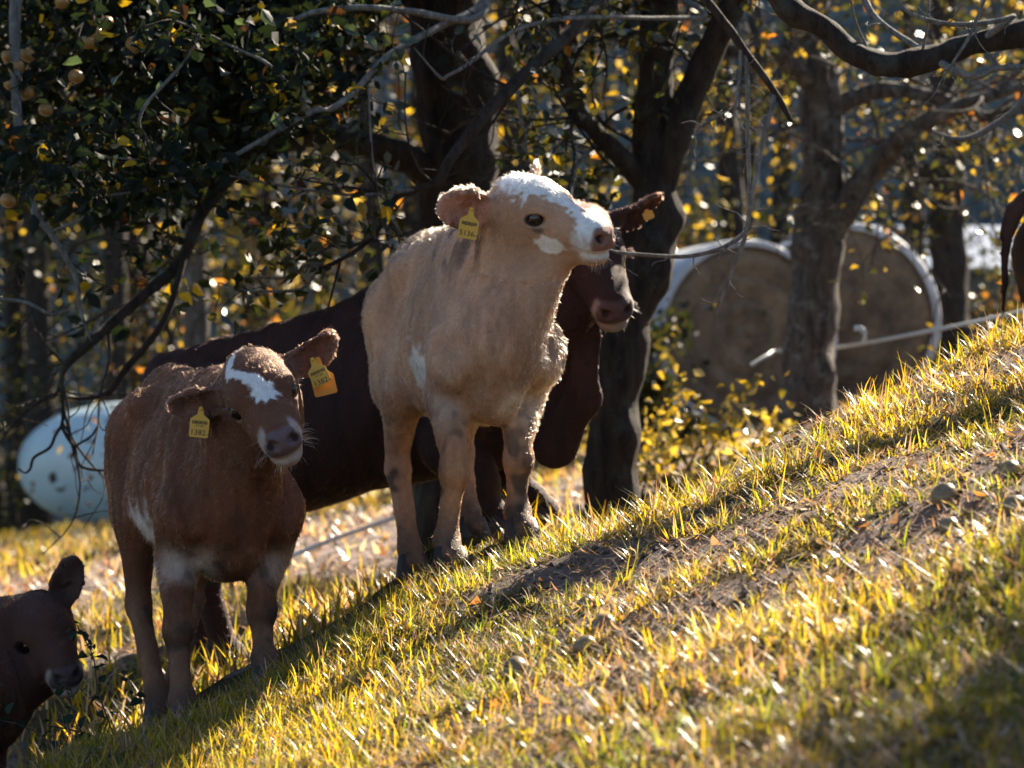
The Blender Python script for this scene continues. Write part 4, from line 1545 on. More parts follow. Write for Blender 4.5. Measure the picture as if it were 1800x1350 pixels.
br([P(1870, 60, 9.6), P(1800, 175, 9.6), P(1740, 225, 9.6), P(1690, 245, 9.6), P(1640, 232, 9.6)], [.014, .012, .011, .009, .004])
for b_ in bE:
    treeE.sprout(b_, .0035, rng, 7, .10, 1, -.05, 1.0, .15, False)
treeE.sprout(e1[8:], .008, rng, 16, .42, 2, .1, 1.0)
treeE.sprout(tE[8:], .02, rng, 18, 1.0, 2, .1, 1.1, gap=False)
treeE.finish_twigs()
cc = [np.array([3.86, 7.98, 3.1]) + rng.normal(0, 1, 3) * np.array([.34, .34, .30]) for _ in range(46)]
lp = clumps(rng, cc, np.full(len(cc), .34), 10000)
lp = lp[np.linalg.norm((lp - np.array([3.86, 7.98, 3.1])) / np.array([1, 1, .9]), axis=1) < 1.0]
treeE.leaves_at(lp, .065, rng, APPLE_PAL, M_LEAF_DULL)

# ---- slim trunks on the far left, beyond the field
for i, (px, d, r, lab) in enumerate(((345, 19.0, .085, 'slim blue-grey trunk above the brown calf'), (66, 31.0, .14, 'slim dark trunk above the white wrapped bale'), (205, 30.0, .13, 'far slim trunk between the brown calf and white bale'))):
    rng = np.random.default_rng(110 + i)
    g0 = ground_under(P(px, 700, d))
    t = Tree('tree', lab, g0, M_BARK_DARK if i else M_BARK_GREY)
    tr = t.stem('trunk', [g0, P(px + 2, 600, d), P(px - 3, 420, d), P(px + 6, 200, d), P(px, -50, d)], [r * 1.25, r, r * .95, r * .85, r * .6], 12, 6, .4)
    t.sprout(tr[6:], .02, rng, 12, 1.3, 2, 0, 1.1)
    t.finish_twigs(M_BARK_DARK)
    tips = np.vstack([q[len(q) // 4:] for q in t.tips])
    t.leaves_at(tips[rng.integers(0, len(tips), 900)] + rng.normal(0, .12, (900, 3)), .085, rng, PAL_DIM, fine=False, clear=(-300, 400, 560, 1400))
# ---------------------------------------------------------------- wood behind the field: separate trees and bushes
rng = np.random.default_rng(201)
WOODS = []
k = 0
for row, (d0, n, hgt) in enumerate(((28, 9, 7.0), (33, 9, 9.0), (40, 9, 11.0))):
    for i in range(n):
        px = -150 + 2100 * (i + .5 + rng.uniform(-.3, .3)) / n + row * 60
        d = d0 + rng.uniform(-1.5, 1.5)
        if row == 0 and px < 520:
            d += 5
        if row == 0 and 1480 < px < 1800:
            d += 5
        if 1490 < px < 1790 and row > 0:
            continue
        b0 = ground_under(P(px, 700, d))
        side = 'left' if px < 600 else ('middle' if px < 1200 else 'right')
        col = ['olive', 'yellowing', 'olive', 'yellowing', 'russet'][rng.integers(0, 5)]
        WOODS.append((px, d, b0, hgt * rng.uniform(.85, 1.15), row, col))
PALS = {'olive': ([[.012, .017, .008], [.022, .026, .009], [.06, .055, .012], [.42, .34, .10]], [8, 6, 3, .9]),
        'yellowing': ([[.016, .018, .008], [.045, .038, .010], [.40, .28, .022], [.50, .40, .16]], [8, 5, 1.5, .7]),
        'russet': ([[.018, .015, .009], [.05, .030, .012], [.40, .18, .04], [.40, .31, .16]], [8, 5, .7, 1.0])}
order = {0: 'nearest row', 1: 'middle row', 2: 'farthest row'}
for j, (px, d, b0, hg, row, col) in enumerate(WOODS):
    r2 = np.random.default_rng(300 + j)
    rank = sum(1 for w in WOODS if w[4] == row and w[0] <= px)
    nth = ['first', 'second', 'third', 'fourth', 'fifth', 'sixth', 'seventh', 'eighth', 'ninth'][rank - 1]
    t = Tree('tree', '%s tree of the wood beyond the field, %s from the left in the %s' % (col, nth, order[row]), b0, M_BARK_DARK, 'trees of the wood beyond the field')
    up = np.array([0, 0, 1.0])
    lean = np.array([r2.normal(0, .06), r2.normal(0, .06), 0])
    t.stem('trunk', [b0, b0 + up * hg * .25 + lean * hg * .2, b0 + up * hg * .5 + lean * hg * .5, b0 + up * hg * .85 + lean * hg], [.17, .13, .10, .03], 8, 4, .3)
    nc = 46
    hz_ = r2.random(nc) ** .8
    rad = (1.0 - .55 * hz_) * 2.1 * r2.random(nc) ** .5
    a = r2.uniform(0, 2 * pi, nc)
    cc = b0 + np.stack([np.cos(a) * rad, np.sin(a) * rad, .3 + hz_ * hg], 1) + lean * (hz_ * hg)[:, None]
    n = 2100 if px < 900 else (1100 if px < 1250 else 750)
    lp = clumps(r2, cc, np.full(nc, .62), n)
    lp = lp[lp[:, 2] > b0[2] + .05]
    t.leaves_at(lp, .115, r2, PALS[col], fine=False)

# bushes along the edge of the wood and beside the bales
BUSH = [(1250, 730, 13.0, .42, .55, 'yellow', 'sunlit yellow-leaved bush in front of the hay bales'), (1180, 760, 12.6, .30, .32, 'yellow', 'low yellow bush beside the leaning forked trunk'),
        (1345, 715, 13.6, .22, .28, 'yellow', 'small yellow bush at the foot of the grey tree'),
        (1140, 660, 19.0, .40, .9, 'olive', 'dark green bush against the hay bale with the grey edge'), (1735, 545, 25.0, .9, .7, 'russet', 'orange-leaved bush right of the far dark trunk'),
        (1290, 470, 25.5, 1.3, 1.8, 'yellowing', 'golden bush rising behind the hay bales'), (440, 640, 18.0, .6, .9, 'yellowing', 'golden bush above the brown calf\'s back'),
        (30, 640, 31.0, 1.4, 1.6, 'olive', 'dark bush behind the white wrapped bale'), (560, 560, 19.0, 1.3, 1.3, 'yellowing', 'yellowing bush above the heifer\'s back'), (420, 590, 24.0, 1.4, 1.5, 'russet', 'russet bush far behind the heifer'),
        (950, 700, 21.0, 1.2, 1.2, 'olive', 'green bush hidden behind the cream calf')]
# stand-in building, guessed for an unidentified blue shape beyond the far trunk
M_ROOF = mat_simple('guessed_roof', (.08, .14, .27), .7, .25, 3, .2, 20)
M_WALL = mat_simple('guessed_wall', (.22, .20, .18), .85, .3, 4)
sb = ground_under(P(1690, 600, 36.0))
sh = thing('guessed_shed', 'unidentified blurred blue-grey shape beyond the far dark trunk, guessed as a low building', 'guessed_shed', sb)
zt, ze = P(1690, 392, 36)[2] - sb[2], P(1690, 475, 36)[2] - sb[2]


def boxm(name, lo, hi, mat):
    x0, y0, z0 = lo
    x1, y1, z1 = hi
    V = np.array([[x0, y0, z0], [x1, y0, z0], [x1, y1, z0], [x0, y1, z0], [x0, y0, z1], [x1, y0, z1], [x1, y1, z1], [x0, y1, z1]], float)
    F = np.array([[3, 2, 1, 0], [4, 5, 6, 7], [0, 1, 5, 4], [1, 2, 6, 5], [2, 3, 7, 6], [3, 0, 4, 7]])
    return mesh_np(name, V, F, False, None, mat)


link('wall', boxm('wall', (-1.0, .1, 0), (2.6, 3.3, ze), M_WALL), sh)
V = np.array([[-1.2, -.15, ze - .03], [2.8, -.15, ze - .03], [2.8, 1.7, zt], [-1.2, 1.7, zt], [-1.2, 3.55, ze - .03], [2.8, 3.55, ze - .03]])
V = np.vstack([V, V + np.array([0, 0, .06])])
F = np.array([[0, 3, 2, 1], [3, 4, 5, 2], [6, 7, 8, 9], [9, 8, 11, 10], [0, 1, 7, 6], [4, 10, 11, 5]])
link('roof', mesh_np('roof', V, F, False, None, M_ROOF), sh)
PALS['yellow'] = ([[.36, .26, .03], [.44, .33, .09], [.20, .16, .03], [.10, .09, .02], [.50, .42, .22]], [4, 3, 2, 2, 1.2])
for j, (px, py, d, rx, hh, col, lab) in enumerate(BUSH):
    r2 = np.random.default_rng(400 + j)
    b0 = ground_under(P(px, py, d))
    t = Tree('bush', lab, b0, M_BARK_DARK, cat='bush')
    for q in range(5):
        a = r2.uniform(0, 6.28)
        e = b0 + np.array([np.cos(a) * rx * .6, np.sin(a) * rx * .6, hh * r2.uniform(.6, 1.0)])
        t.stem('stem', [b0, (b0 + e) / 2 + r2.normal(0, .05, 3), e], [.012, .009, .004], 6, 4, .2)
    nc = 22
    a = r2.uniform(0, 6.28, nc)
    rr = rx * np.sqrt(r2.random(nc))
    cc = b0 + np.stack([np.cos(a) * rr, np.sin(a) * rr, hh * (.15 + .9 * r2.random(nc))], 1)
    big = d > 16
    n = (1400 if big else 330)
    lp = clumps(r2, cc, np.full(nc, rx * .35), n)
    lp = lp[lp[:, 2] > b0[2] + .04]
    t.leaves_at(lp, .085 if big else .055, r2, PALS[col], fine=not big)
FURN = [115000, 85000, 50000, 20000, 6000]     # strands of coat on each animal
def coat_len(a, V, base, head, leg):
    bl, hl = a.tob(V), a.toh(V)
    ln = np.full(len(V), base)
    ln = ln * (1 - sstep(.42, .30, bl[:, 2])) + leg * sstep(.42, .30, bl[:, 2])
    hz = head_zone(hl)
    hs = head_soft(hl)
    ln = ln * (1 - hs) + head * hs
    ln = np.where(hz & (hl[:, 0] > .70), head * .6, ln)
    nose = hz & (hl[:, 0] > .93) & (hl[:, 2] > -.07)
    ln = np.where(nose, 0.0, ln)
    for s in (1, -1):
        e = np.linalg.norm((hl - np.array([.462, s * .215, .096])) / np.array([.085, .06, .055]), axis=1)
        ln = np.where(e < 1, 0.0, ln)
        ln = np.where((e >= 1) & (e < 1.6), head * .4, ln)
    return ln


def common_marks(a, V, c, nose_col, rim_col, ear_in):
    hl = a.toh(V)
    hz = head_zone(hl)
    nose = hz * sstep(.915, .945, hl[:, 0]) * sstep(-.085, -.07, hl[:, 2]) * sstep(.105, .085, hl[:, 2])
    c = blend(c, nose, nose_col)
    for s in (1, -1):
        q = np.linalg.norm((hl - np.array([.985, s * .085, .016])) / np.array([.05, .034, .03]), axis=1)
        c = blend(c, sstep(1.25, .8, q), (.03, .015, .015))
        e = np.linalg.norm((hl - np.array([.462, s * .21, .096])) / np.array([.066, .05, .042]), axis=1)
        c = blend(c, sstep(1.75, 1.35, e) * hz * .5, rim_col or (.20, .13, .10))
        c = blend(c, sstep(1.25, .95, e) * hz, (.035, .02, .018))
    for root, d, wv, o, ln in a.ears:
        v = V - root
        x, y, z = v @ d / ln, v @ wv / ln, v @ o / ln
        m = (x > .12) & (x < 1.1) & (np.abs(y) < .42) & (np.abs(z) < .5)
        zc = -.08 + 2.0 * np.clip(np.abs(y), 0, .5) ** 2 * (1.25 - .7 * x)
        c = blend(c, (m & (z > zc)) * sstep(.45, .2, np.abs(y)) * .75, ear_in)
    return c


def dirt(V, c, amt, zmax, O, seed):
    z = V[:, 2] - O[2]
    n = vnoise(V, 14, seed) * .6 + vnoise(V, 38, seed + 3) * .4
    m = sstep(.58, .72, n) * amt * sstep(zmax, zmax * .35, z)
    return blend(c, m, (.035, .03, .026))


def at_eye(p, h, roll, L, s=-1):
    """where the back of the skull lies when one eye is at p"""
    return p - frame(h, radians(roll)) @ (np.array([.47, s * .215, .10]) * L)


# ---- cream calf, in the middle
cream = Bovine(dict(
    name='calf', O=(-.135, 8.09, -.485), H=.99, f=(.30, -.954, .03), L=.365,
    occ=at_eye(P(938, 387, 7.62), (.80, -.56, -.20), 15, .365), h=(.80, -.56, -.20), roll=15, hooves=HOOVES['cream'], thick=.82, wide=.84, neck=.80, eye=1.15,
    knee={0: (0, -.025), 1: (.01, 0)},
    throat=(.56, -.19, .125, .12),
    earR=dict(dir=(-.50, .82, .14), open=(.72, .68, .0), len=.40, wid=.72, root=(.09, .20, .11)),
    earL=dict(dir=(-.20, .75, .60), open=(.8, .1, -.35), len=.36, wid=.62),
    tail=[]))


def coat_cream(a, V):
    bl, hl = a.tob(V), a.toh(V)
    n = vnoise(V, 9, 2)
    c = np.tile(np.array([.47, .268, .165]), (len(V), 1)) * (.82 + .36 * n)[:, None]
    hz = head_zone(hl)
    x, y, z = hl.T
    grey = sstep(.42, .64, vnoise(V, 4.5, 44)) * sstep(.40, .55, bl[:, 2]) * (~hz)
    c = blend(c, grey * .55, (.33, .22, .155))
    c = blend(c, sstep(.42, .30, bl[:, 2]) * .45, (.42, .20, .10))
    # paler chest, throat, inner legs
    pale = sstep(.15, .38, bl[:, 0]) * sstep(.62, .45, bl[:, 2]) * sstep(.34, .42, bl[:, 2]) * (~hz)
    c = blend(c, pale * .6 * sstep(.35, .6, n), (.72, .60, .48))
    fl = np.linalg.norm((bl - np.array([.06, -.19, .47])) / np.array([.13, .10, .12]), axis=1)
    c = blend(c, sstep(1.15, .7, fl + (n - .5) * .9 + (vnoise(V, 45, 3) - .5) * .7), (.72, .68, .62))
    # reddish cheeks and flanks
    red = sstep(.5, .7, vnoise(V, 5, 7)) * .5
    c = blend(c, red * (~hz), (.50, .24, .11))
    # white blaze: wide on the forehead, narrow down the bridge, to one side of the muzzle
    jig = (vnoise(V, 26, 4) - .5) * .07 + (vnoise(V, 90, 5) - .5) * .09
    half = np.interp(x, [.05, .12, .25, .36, .48, .60, .75, .86, .93], [.05, .15, .195, .185, .120, .07, .055, .10, .12])
    cen = np.interp(x, [.1, .4, .7, .9], [-.02, -.01, -.03, -.05])
    bl_ = sstep(.02, -.02, np.abs(y - cen) - half + jig) * sstep(.02, .07, z + .02 + .06 * (x > .5)) * hz * (x > .06)
    c = blend(c, bl_, (.84, .80, .76))
    ck = np.linalg.norm((hl - np.array([.585, -.13, -.075])) / np.array([.13, .12, .075]), axis=1)
    c = blend(c, sstep(1.1, .85, ck + jig * 4) * hz, (.84, .78, .70))
    ml = hz * sstep(.80, .86, x) * sstep(-.02, -.05, z) * .85
    c = blend(c, ml * sstep(-.2, -.12, z), (.74, .68, .62))
    mu = hz * sstep(.74, .80, x) * sstep(.95, .90, x) * sstep(.07, .03, z) * sstep(-.10, -.07, z)
    c = blend(c, mu * .7, (.62, .58, .54))
    # darker knees, feet and mud
    for i in (0, 1):
        k = np.linalg.norm((V - (a.b(.245, (1, -1)[i] * .13, .455) * .56 + a.hoof_at[i][0] * .44)) / np.array([.05, .06, .05]), axis=1)
        c = blend(c, sstep(1.5, .6, k) * .6, (.20, .10, .055))
    for hf, fw in a.hoof_at:
        q = np.linalg.norm((V - hf) * np.array([1, 1, .8]), axis=1)
        c = blend(c, sstep(.17, .06, q) * .8, (.10, .065, .05))
    c = dirt(V, c, .75, .6, a.O, 3)
    neck_streaks = sstep(.57, .66, vnoise(V * np.array([1, 1, .35]), 34, 8)) * sstep(.75, .85, bl[:, 2]) * (~hz) * (bl[:, 0] > .05)  # dark vertical streaks over the upper neck and withers
    c = blend(c, neck_streaks * .75, (.07, .05, .04))
    tear = np.linalg.norm((hl - np.array([.50, -.20, .03])) / np.array([.06, .06, .035]), axis=1)
    c = blend(c, sstep(1.2, .5, tear) * .85 * hz, (.10, .08, .075))
    c = common_marks(a, V, c, (.27, .135, .105), (.42, .30, .22), (.50, .22, .15))
    ln = coat_len(a, V, .0115, .006, .005)
    crown = hz & (x < .38) & (z > .18)
    ln = np.where(crown, .015, ln)
    chest = sstep(.2, .4, bl[:, 0]) * sstep(.75, .5, bl[:, 2]) * (~hz)
    ln = ln + .006 * chest * (bl[:, 2] > .40)
    return np.clip(c, 0, 1), ln


# ---- brown calf
brown = Bovine(dict(
    name='calf', O=(-.85, 7.74, -.835), H=.91, f=(.36, -.93, -.055), L=.385,
    occ=P(452, 682, 7.32), h=(.25, -.89, -.36), roll=24, hooves=HOOVES['brown'], thick=.84, wide=1.05, neck=.90, muzzle=.84, eye=1.3,
    knee={0: (0, -.03), 1: (.01, -.02)},
    earR=dict(dir=(-.15, .95, .10), open=(.9, .25, -.1), len=.38, wid=.62, root=(.10, .20, .07)),
    earL=dict(dir=(-.15, .93, .14), open=(.9, .15, -.2), len=.40, wid=.64, root=(.10, .20, .08)),
    tail=[]))


def coat_brown(a, V):
    bl, hl = a.tob(V), a.toh(V)
    n = vnoise(V, 8, 12)
    c = np.tile(np.array([.135, .050, .024]), (len(V), 1)) * (.75 + .5 * n)[:, None]
    hz = head_zone(hl)
    x, y, z = hl.T
    c = blend(c, hz * .3, (.075, .033, .020))
    low = sstep(.35, .2, bl[:, 2])
    c = blend(c, low * .45, (.24, .14, .09))
    br = sstep(.50, .42, bl[:, 2]) * sstep(.34, .40, bl[:, 2]) * sstep(.05, .2, bl[:, 0])
    c = blend(c, br * .75 * sstep(.3, .6, n), (.50, .40, .33))
    fl = np.linalg.norm((bl - np.array([-.02, -.20, .48])) / np.array([.13, .10, .11]), axis=1)
    c = blend(c, sstep(1.2, .7, fl + (n - .5) * .9 + (vnoise(V, 45, 13) - .5) * .7), (.56, .51, .47))
    jig = (vnoise(V, 30, 14) - .5) * .04 + (vnoise(V, 95, 15) - .5) * .045
    # white mark: from the poll down one side of the forehead, ending in a star
    px = np.array([.06, .12, .20, .28, .36, .44, .52, .60])
    py = np.array([.00, -.06, -.115, -.145, -.125, -.070, -.015, .02])
    pw = np.array([.014, .024, .022, .022, .028, .036, .045, .06])
    m1 = sstep(.012, -.012, np.abs(y - np.interp(x, px, py)) - np.interp(x, px, pw) + jig) * (x > .06) * (x < .58) * (z > .10)
    st = np.linalg.norm((hl - np.array([.600, .02, .2])) / np.array([.080, .078, .25]), axis=1)
    st = st * (1 + .25 * np.sin(8 * np.arctan2(y - .02, x - .600)) * .6)
    m2 = sstep(1.08, .92, st + jig * 3) * (z > .05)
    c = blend(c, np.maximum(m1, m2) * hz, (.72, .72, .73))
    mz = hz * sstep(.78, .85, x) * np.maximum(sstep(.05, -.01, z - (.92 - x) * .2), sstep(.070, .095, np.abs(y)) * sstep(.12, .07, z))
    c = blend(c, mz * .85, (.42, .35, .32))
    for s in (1, -1):
        e = np.linalg.norm((hl - np.array([.42, s * .20, .135])) / np.array([.05, .05, .03]), axis=1)
        c = blend(c, sstep(1.3, .7, e) * .85 * hz, (.40, .28, .20))
    for i in (0, 1):
        kc = a.b(.245, (1, -1)[i] * .13 * 1.16, .455) * .50 + a.hoof_at[i][0] * .50
        k = np.linalg.norm((V - kc) / np.array([.06, .07, .05]), axis=1)
        c = blend(c, sstep(1.3, .7, k) * .9, (.02, .012, .012))
    for hf, fw in a.hoof_at:
        q = np.linalg.norm(V - hf, axis=1)
        c = blend(c, sstep(.15, .06, q) * .75, (.05, .035, .03))
    c = dirt(V, c, .7, .7, a.O, 9)
    c = common_marks(a, V, c, (.14, .095, .105), (.26, .17, .13), (.17, .09, .075))
    ln = coat_len(a, V, .0105, .006, .005)
    ln = np.where(m2 * hz > .3, .016, ln)
    ln = ln + .012 * br
    ln = ln + .012 * sstep(1.15, .8, fl)
    return np.clip(c, 0, 1), ln


# ---- dark heifer standing behind both calves
heifer = Bovine(dict(
    name='heifer', O=(-.35, 9.18, -.765), stretch=1.24, H=1.10, f=(.93, -.20, .27), L=.43,
    occ=P(1016, 418, 9.0), h=(.26, -.76, -.58), roll=14, hooves=HOOVES['heifer'], thick=1.05, wide=1.12, neck=1.0, brisket=.02, throat=(.5, -.2, .12, .15),
    earR=dict(dir=(-.2, .95, -.05)), earL=dict(dir=(-.12, .93, .20), open=(.85, 0.2, -.3), len=.47, wid=.60, root=(.10, .20, .13)),
    dewlap=[(P(985, 560, 9.0), P(970, 720, 9.0), .09, .11), (P(1035, 590, 8.9), P(1022, 700, 8.9), .05, .05), (P(1022, 700, 8.9), P(975, 780, 8.95), .05, .08)],
    res=(.014, .0065), tail=[]))


def coat_heifer(a, V):
    bl, hl = a.tob(V), a.toh(V)
    n = vnoise(V, 6, 22)
    c = np.tile(np.array([.032, .0125, .0105]), (len(V), 1)) * (.75 + .5 * n)[:, None]
    hz = head_zone(hl)
    x, y, z = hl.T
    fh = np.linalg.norm((hl - np.array([.27, .02, .28])) / np.array([.12, .13, .2]), axis=1)
    c = blend(c, sstep(1.1, .9, fh) * hz, (.75, .75, .76))
    mz = hz * sstep(.84, .90, x) * sstep(.10, .06, z)
    c = blend(c, mz * .8, (.30, .25, .24))
    c = dirt(V, c, .6, .5, a.O, 23)
    c = common_marks(a, V, c, (.075, .050, .055), (.05, .03, .025), (.045, .018, .015))
    for root, d, wv, o, ln_ in a.ears:
        q = (V - root) @ d / ln_
        off = np.linalg.norm((V - root) - ((V - root) @ d)[:, None] * d, axis=1) / ln_
        c = blend(c, sstep(.78, .98, q) * (off < .5) * .7, (.22, .07, .03))
    return np.clip(c, 0, 1), coat_len(a, V, .013, .009, .009)


# ---- calf in the lower corner of the picture
corner = Bovine(dict(
    name='calf', O=(-1.73, 8.15, -1.43), H=.86, f=(.60, -.80, .0), L=.35,
    occ=P(62, 1104, 8.2), h=(.40, -.84, -.33), roll=14, hooves=HOOVES['corner'], thick=1.15, wide=1.1, neck=1.15, throat=(.45, -.2, .14, .16), eye=1.3,
    earR=dict(dir=(-.2, .95, .05)), earL=dict(dir=(-.25, .60, .75), open=(.8, -.3, .3), len=.44, wid=.58, root=(.09, .18, .16)),
    res=(.014, .006), tail=[]))


def coat_corner(a, V):
    hl = a.toh(V)
    n = vnoise(V, 7, 32)
    c = np.tile(np.array([.080, .034, .023]), (len(V), 1)) * (.75 + .5 * n)[:, None]
    hz = head_zone(hl)
    x, y, z = hl.T
    mz = hz * sstep(.84, .90, x) * sstep(.09, .05, z)
    c = blend(c, mz * .9, (.36, .28, .25))
    for s in (1, -1):
        e = np.linalg.norm((hl - np.array([.43, s * .20, .135])) / np.array([.06, .05, .035]), axis=1)
        c = blend(c, sstep(1.2, .7, e) * .6 * hz, (.26, .17, .13))
    c = common_marks(a, V, c, (.075, .055, .06), (.24, .17, .14), (.06, .035, .03))
    return np.clip(c, 0, 1), coat_len(a, V, .013, .008, .009)


# ---- cow mostly outside the picture on the side of the hay bales
edge = Bovine(dict(
    name='cow', O=(2.37, 9.52, -.42), H=1.18, f=(.98, -.10, .06), L=.48,
    occ=(3.02, 9.35, .55), h=(.9, .1, -.4), roll=0, hooves=HOOVES['edge'], thick=1.05, wide=1.1, neck=1.0, res=(.016, .012),
    tail=[(P(1806, 345, 9.45), P(1783, 372, 9.42), .030, .028), (P(1783, 372, 9.42), P(1762, 430, 9.40), .028, .024),
          (P(1762, 430, 9.40), P(1755, 495, 9.40), .024, .030), (P(1755, 495, 9.40), P(1762, 560, 9.40), .030, .010)]))


def coat_edge(a, V):
    n = vnoise(V, 7, 42)
    c = np.tile(np.array([.055, .025, .018]), (len(V), 1)) * (.75 + .5 * n)[:, None]
    c = common_marks(a, V, c, (.1, .07, .07), None, (.06, .03, .025))
    return np.clip(c, 0, 1), coat_len(a, V, .014, .009, .010)


cream.build('cream calf with a white blaze looking up on the grassy ridge', 'calf', coat_cream, CATTLE_MATS,
            dict(n=FURN[0], seed=1, whorl=(.33, -.02, .26), swirl=1.1, clump=1.0, lift=.30, rad=.00048))
brown.build('reddish brown calf with a white zigzag mark on its forehead', 'calf', coat_brown, CATTLE_MATS,
            dict(n=FURN[1], seed=2, whorl=(.60, .02, .2), swirl=.6, clump=.6, lift=.27, rad=.00045))
heifer.build('dark red-brown heifer standing behind the two calves', 'heifer', coat_heifer, CATTLE_MATS,
             dict(n=FURN[2], seed=3, swirl=.5, clump=.5, lift=.30, rad=.0004))
corner.build('dark calf in the lower corner with one ear pricked up', 'calf', coat_corner, CATTLE_MATS,
             dict(n=FURN[3], seed=4, swirl=.5, clump=.5, lift=.30, rad=.0004))
edge.build('dark cow cut off by the picture edge beside the hay bales', 'cow', coat_edge, CATTLE_MATS,
           dict(n=FURN[4], seed=5, swirl=.4, clump=.4, lift=.30, rad=.0005))
# ---------------------------------------------------------------- bales
import bmesh
M_NET = mat_simple('bale_net', (.56, .57, .60), .6, .5, 4, .8, 18, .35)
M_FILM = mat_simple('bale_film', (.44, .58, .63), .34, .10, 2.2, .6, 7, .5)


def mat_hay_end():
    m, ns, ls = new_mat('hay_end')
    out = node(ns, 'ShaderNodeOutputMaterial')
    b = node(ns, 'ShaderNodeBsdfPrincipled')
    b.inputs['Roughness'].default_value = .95
    tc = node(ns, 'ShaderNodeTexCoord')
    w = node(ns, 'ShaderNodeTexNoise')
    w.inputs['Scale'].default_value = 5
    w.inputs['Detail'].default_value = 8
    w.inputs['Roughness'].default_value = .7
    ls.new(tc.outputs['Object'], w.inputs['Vector'])
    r = node(ns, 'ShaderNodeValToRGB')
    r.color_ramp.elements[0].position = .33
    r.color_ramp.elements[0].color = (.065, .046, .034, 1)
    r.color_ramp.elements[1].position = .70
    r.color_ramp.elements[1].color = (.26, .18, .11, 1)
    ls.new(w.outputs['Fac'], r.inputs[0])
    ls.new(r.outputs[0], b.inputs['Base Color'])
    f = node(ns, 'ShaderNodeTexNoise')
    f.inputs['Scale'].default_value = 60
    ls.new(tc.outputs['Object'], f.inputs['Vector'])
    bp = node(ns, 'ShaderNodeBump')
    bp.inputs['Strength'].default_value = .8
    ls.new(f.outputs['Fac'], bp.inputs['Height'])
    ls.new(bp.outputs[0], b.inputs['Normal'])
    ls.new(b.outputs[0], out.inputs['Surface'])
    return m


M_HAY = mat_hay_end()


def lathe(profile, axis_o, ax, n=48, wob=0.0, seed=0, sag=0.0):
    """revolve (along, radius) pairs about an axis"""
    ax = nrm(ax)
    u = nrm(np.cross(ax, [0, 0, 1.0]))
    w = np.cross(u, ax)
    a = np.linspace(0, 2 * pi, n, endpoint=False)
    V = []
    for (t, r) in profile:
        ring = axis_o + ax * t + r * (np.cos(a)[:, None] * u + np.sin(a)[:, None] * w)
        V.append(ring)
    V = np.array(V)
    if wob:
        c = axis_o + ax * np.array([p[0] for p in profile])[:, None]
        d = V - c[:, None]
        V = V + d * (vnoise(V, 3.0, seed)[..., None] - .5) * wob
    V = V.reshape(-1, 3)
    k = np.arange(n)
    k2 = (k + 1) % n
    F = np.vstack([np.stack([i * n + k, i * n + k2, (i + 1) * n + k2, (i + 1) * n + k], 1) for i in range(len(profile) - 1)])
    return V, F


def hay_bale(px, py, d, rpx, ax, label):
    r = rpx / FPX * d
    c = P(px, py, d)
    ax = nrm(ax)                                   # towards the viewer
    c = c - ax * .62
    base = np.array([c[0], c[1], c[2] - r])
    t = thing('hay_bale', label, 'hay bale', base, 'round hay bales')
    hl = .62
    rings = [(hl - .02, .001)] + [(hl - .02 + .022 * (q % 2) + .02 * sin(q * 1.7), r * .90 * q / 14) for q in range(1, 15)]
    V, F = lathe(rings + [(hl - .05, r * .97), (hl - .2, r * .985), (-hl + .2, r * .985), (-hl, r * .8), (-hl, .001)], c - base, ax, 56, .05, 3)
    link('hay_core', mesh_np('hay_core', V, F, True, None, M_HAY), t)
    V, F = lathe([(hl + .006, r * .925), (hl + .012, r * .955), (hl, r * .99), (hl - .06, r * 1.008), (0, r * 1.015), (-hl + .06, r * 1.008), (-hl, r * .98), (-hl - .01, r * .88)], c - base, ax, 72, .02, 5)
    link('net_wrap', mesh_np('net_wrap', V, F, True, None, M_NET), t)
    return t


hay_bale(1316, 592, 20.5, 172, (.34, -1, .03), 'round hay bale partly behind the grey tree, nearer the leaning trunk')
hay_bale(1478, 563, 21.8, 174, (-.10, -1, .02), 'round hay bale with a bright white rim beyond the grey tree')

wb = P(236, 818, 26.5)
wt = thing('wrapped_bale', 'white plastic wrapped silage bale lying in the field beyond the brown calf', 'silage bale', wb - np.array([0, 0, .6]))
us = np.linspace(-1, 1, 25)
prof = [(u * 1.16, .59 * (1 - abs(u) ** 2.3) ** .50 + .002) for u in us]
V, F = lathe(prof, np.array([0, 0, .6]), np.array([.96, -.28, 0]), 48, .05, 8)
link('film', mesh_np('film', V, F, True, None, M_FILM), wt)

# ---------------------------------------------------------------- fence tape
M_TAPE = mat_simple('fence_tape', (.55, .58, .58), .5, .3, 40)


def ribbon(pts, w, n=8, twist=0.0, thick=.0015):
    p = catmull(pts, n)
    tan = np.gradient(p, axis=0)
    tan /= np.linalg.norm(tan, axis=1)[:, None]
    up = np.array([0, 0, 1.0]) - tan * tan[:, 2:3]
    up /= np.linalg.norm(up, axis=1)[:, None]
    sd = np.cross(tan, up)
    a = twist * np.sin(np.linspace(0, 9, len(p)))[:, None]
    u2 = up * np.cos(a) + sd * np.sin(a)
    s2 = sd * np.cos(a) - up * np.sin(a)
    V = np.stack([p - u2 * w / 2 - s2 * thick, p + u2 * w / 2 - s2 * thick, p + u2 * w / 2 + s2 * thick, p - u2 * w / 2 + s2 * thick], 1).reshape(-1, 3)
    k = np.arange(4)
    k2 = (k + 1) % 4
    F = np.vstack([np.stack([i * 4 + k, i * 4 + k2, i * 4 + 4 + k2, i * 4 + 4 + k], 1) for i in range(len(p) - 1)])
    return V, F


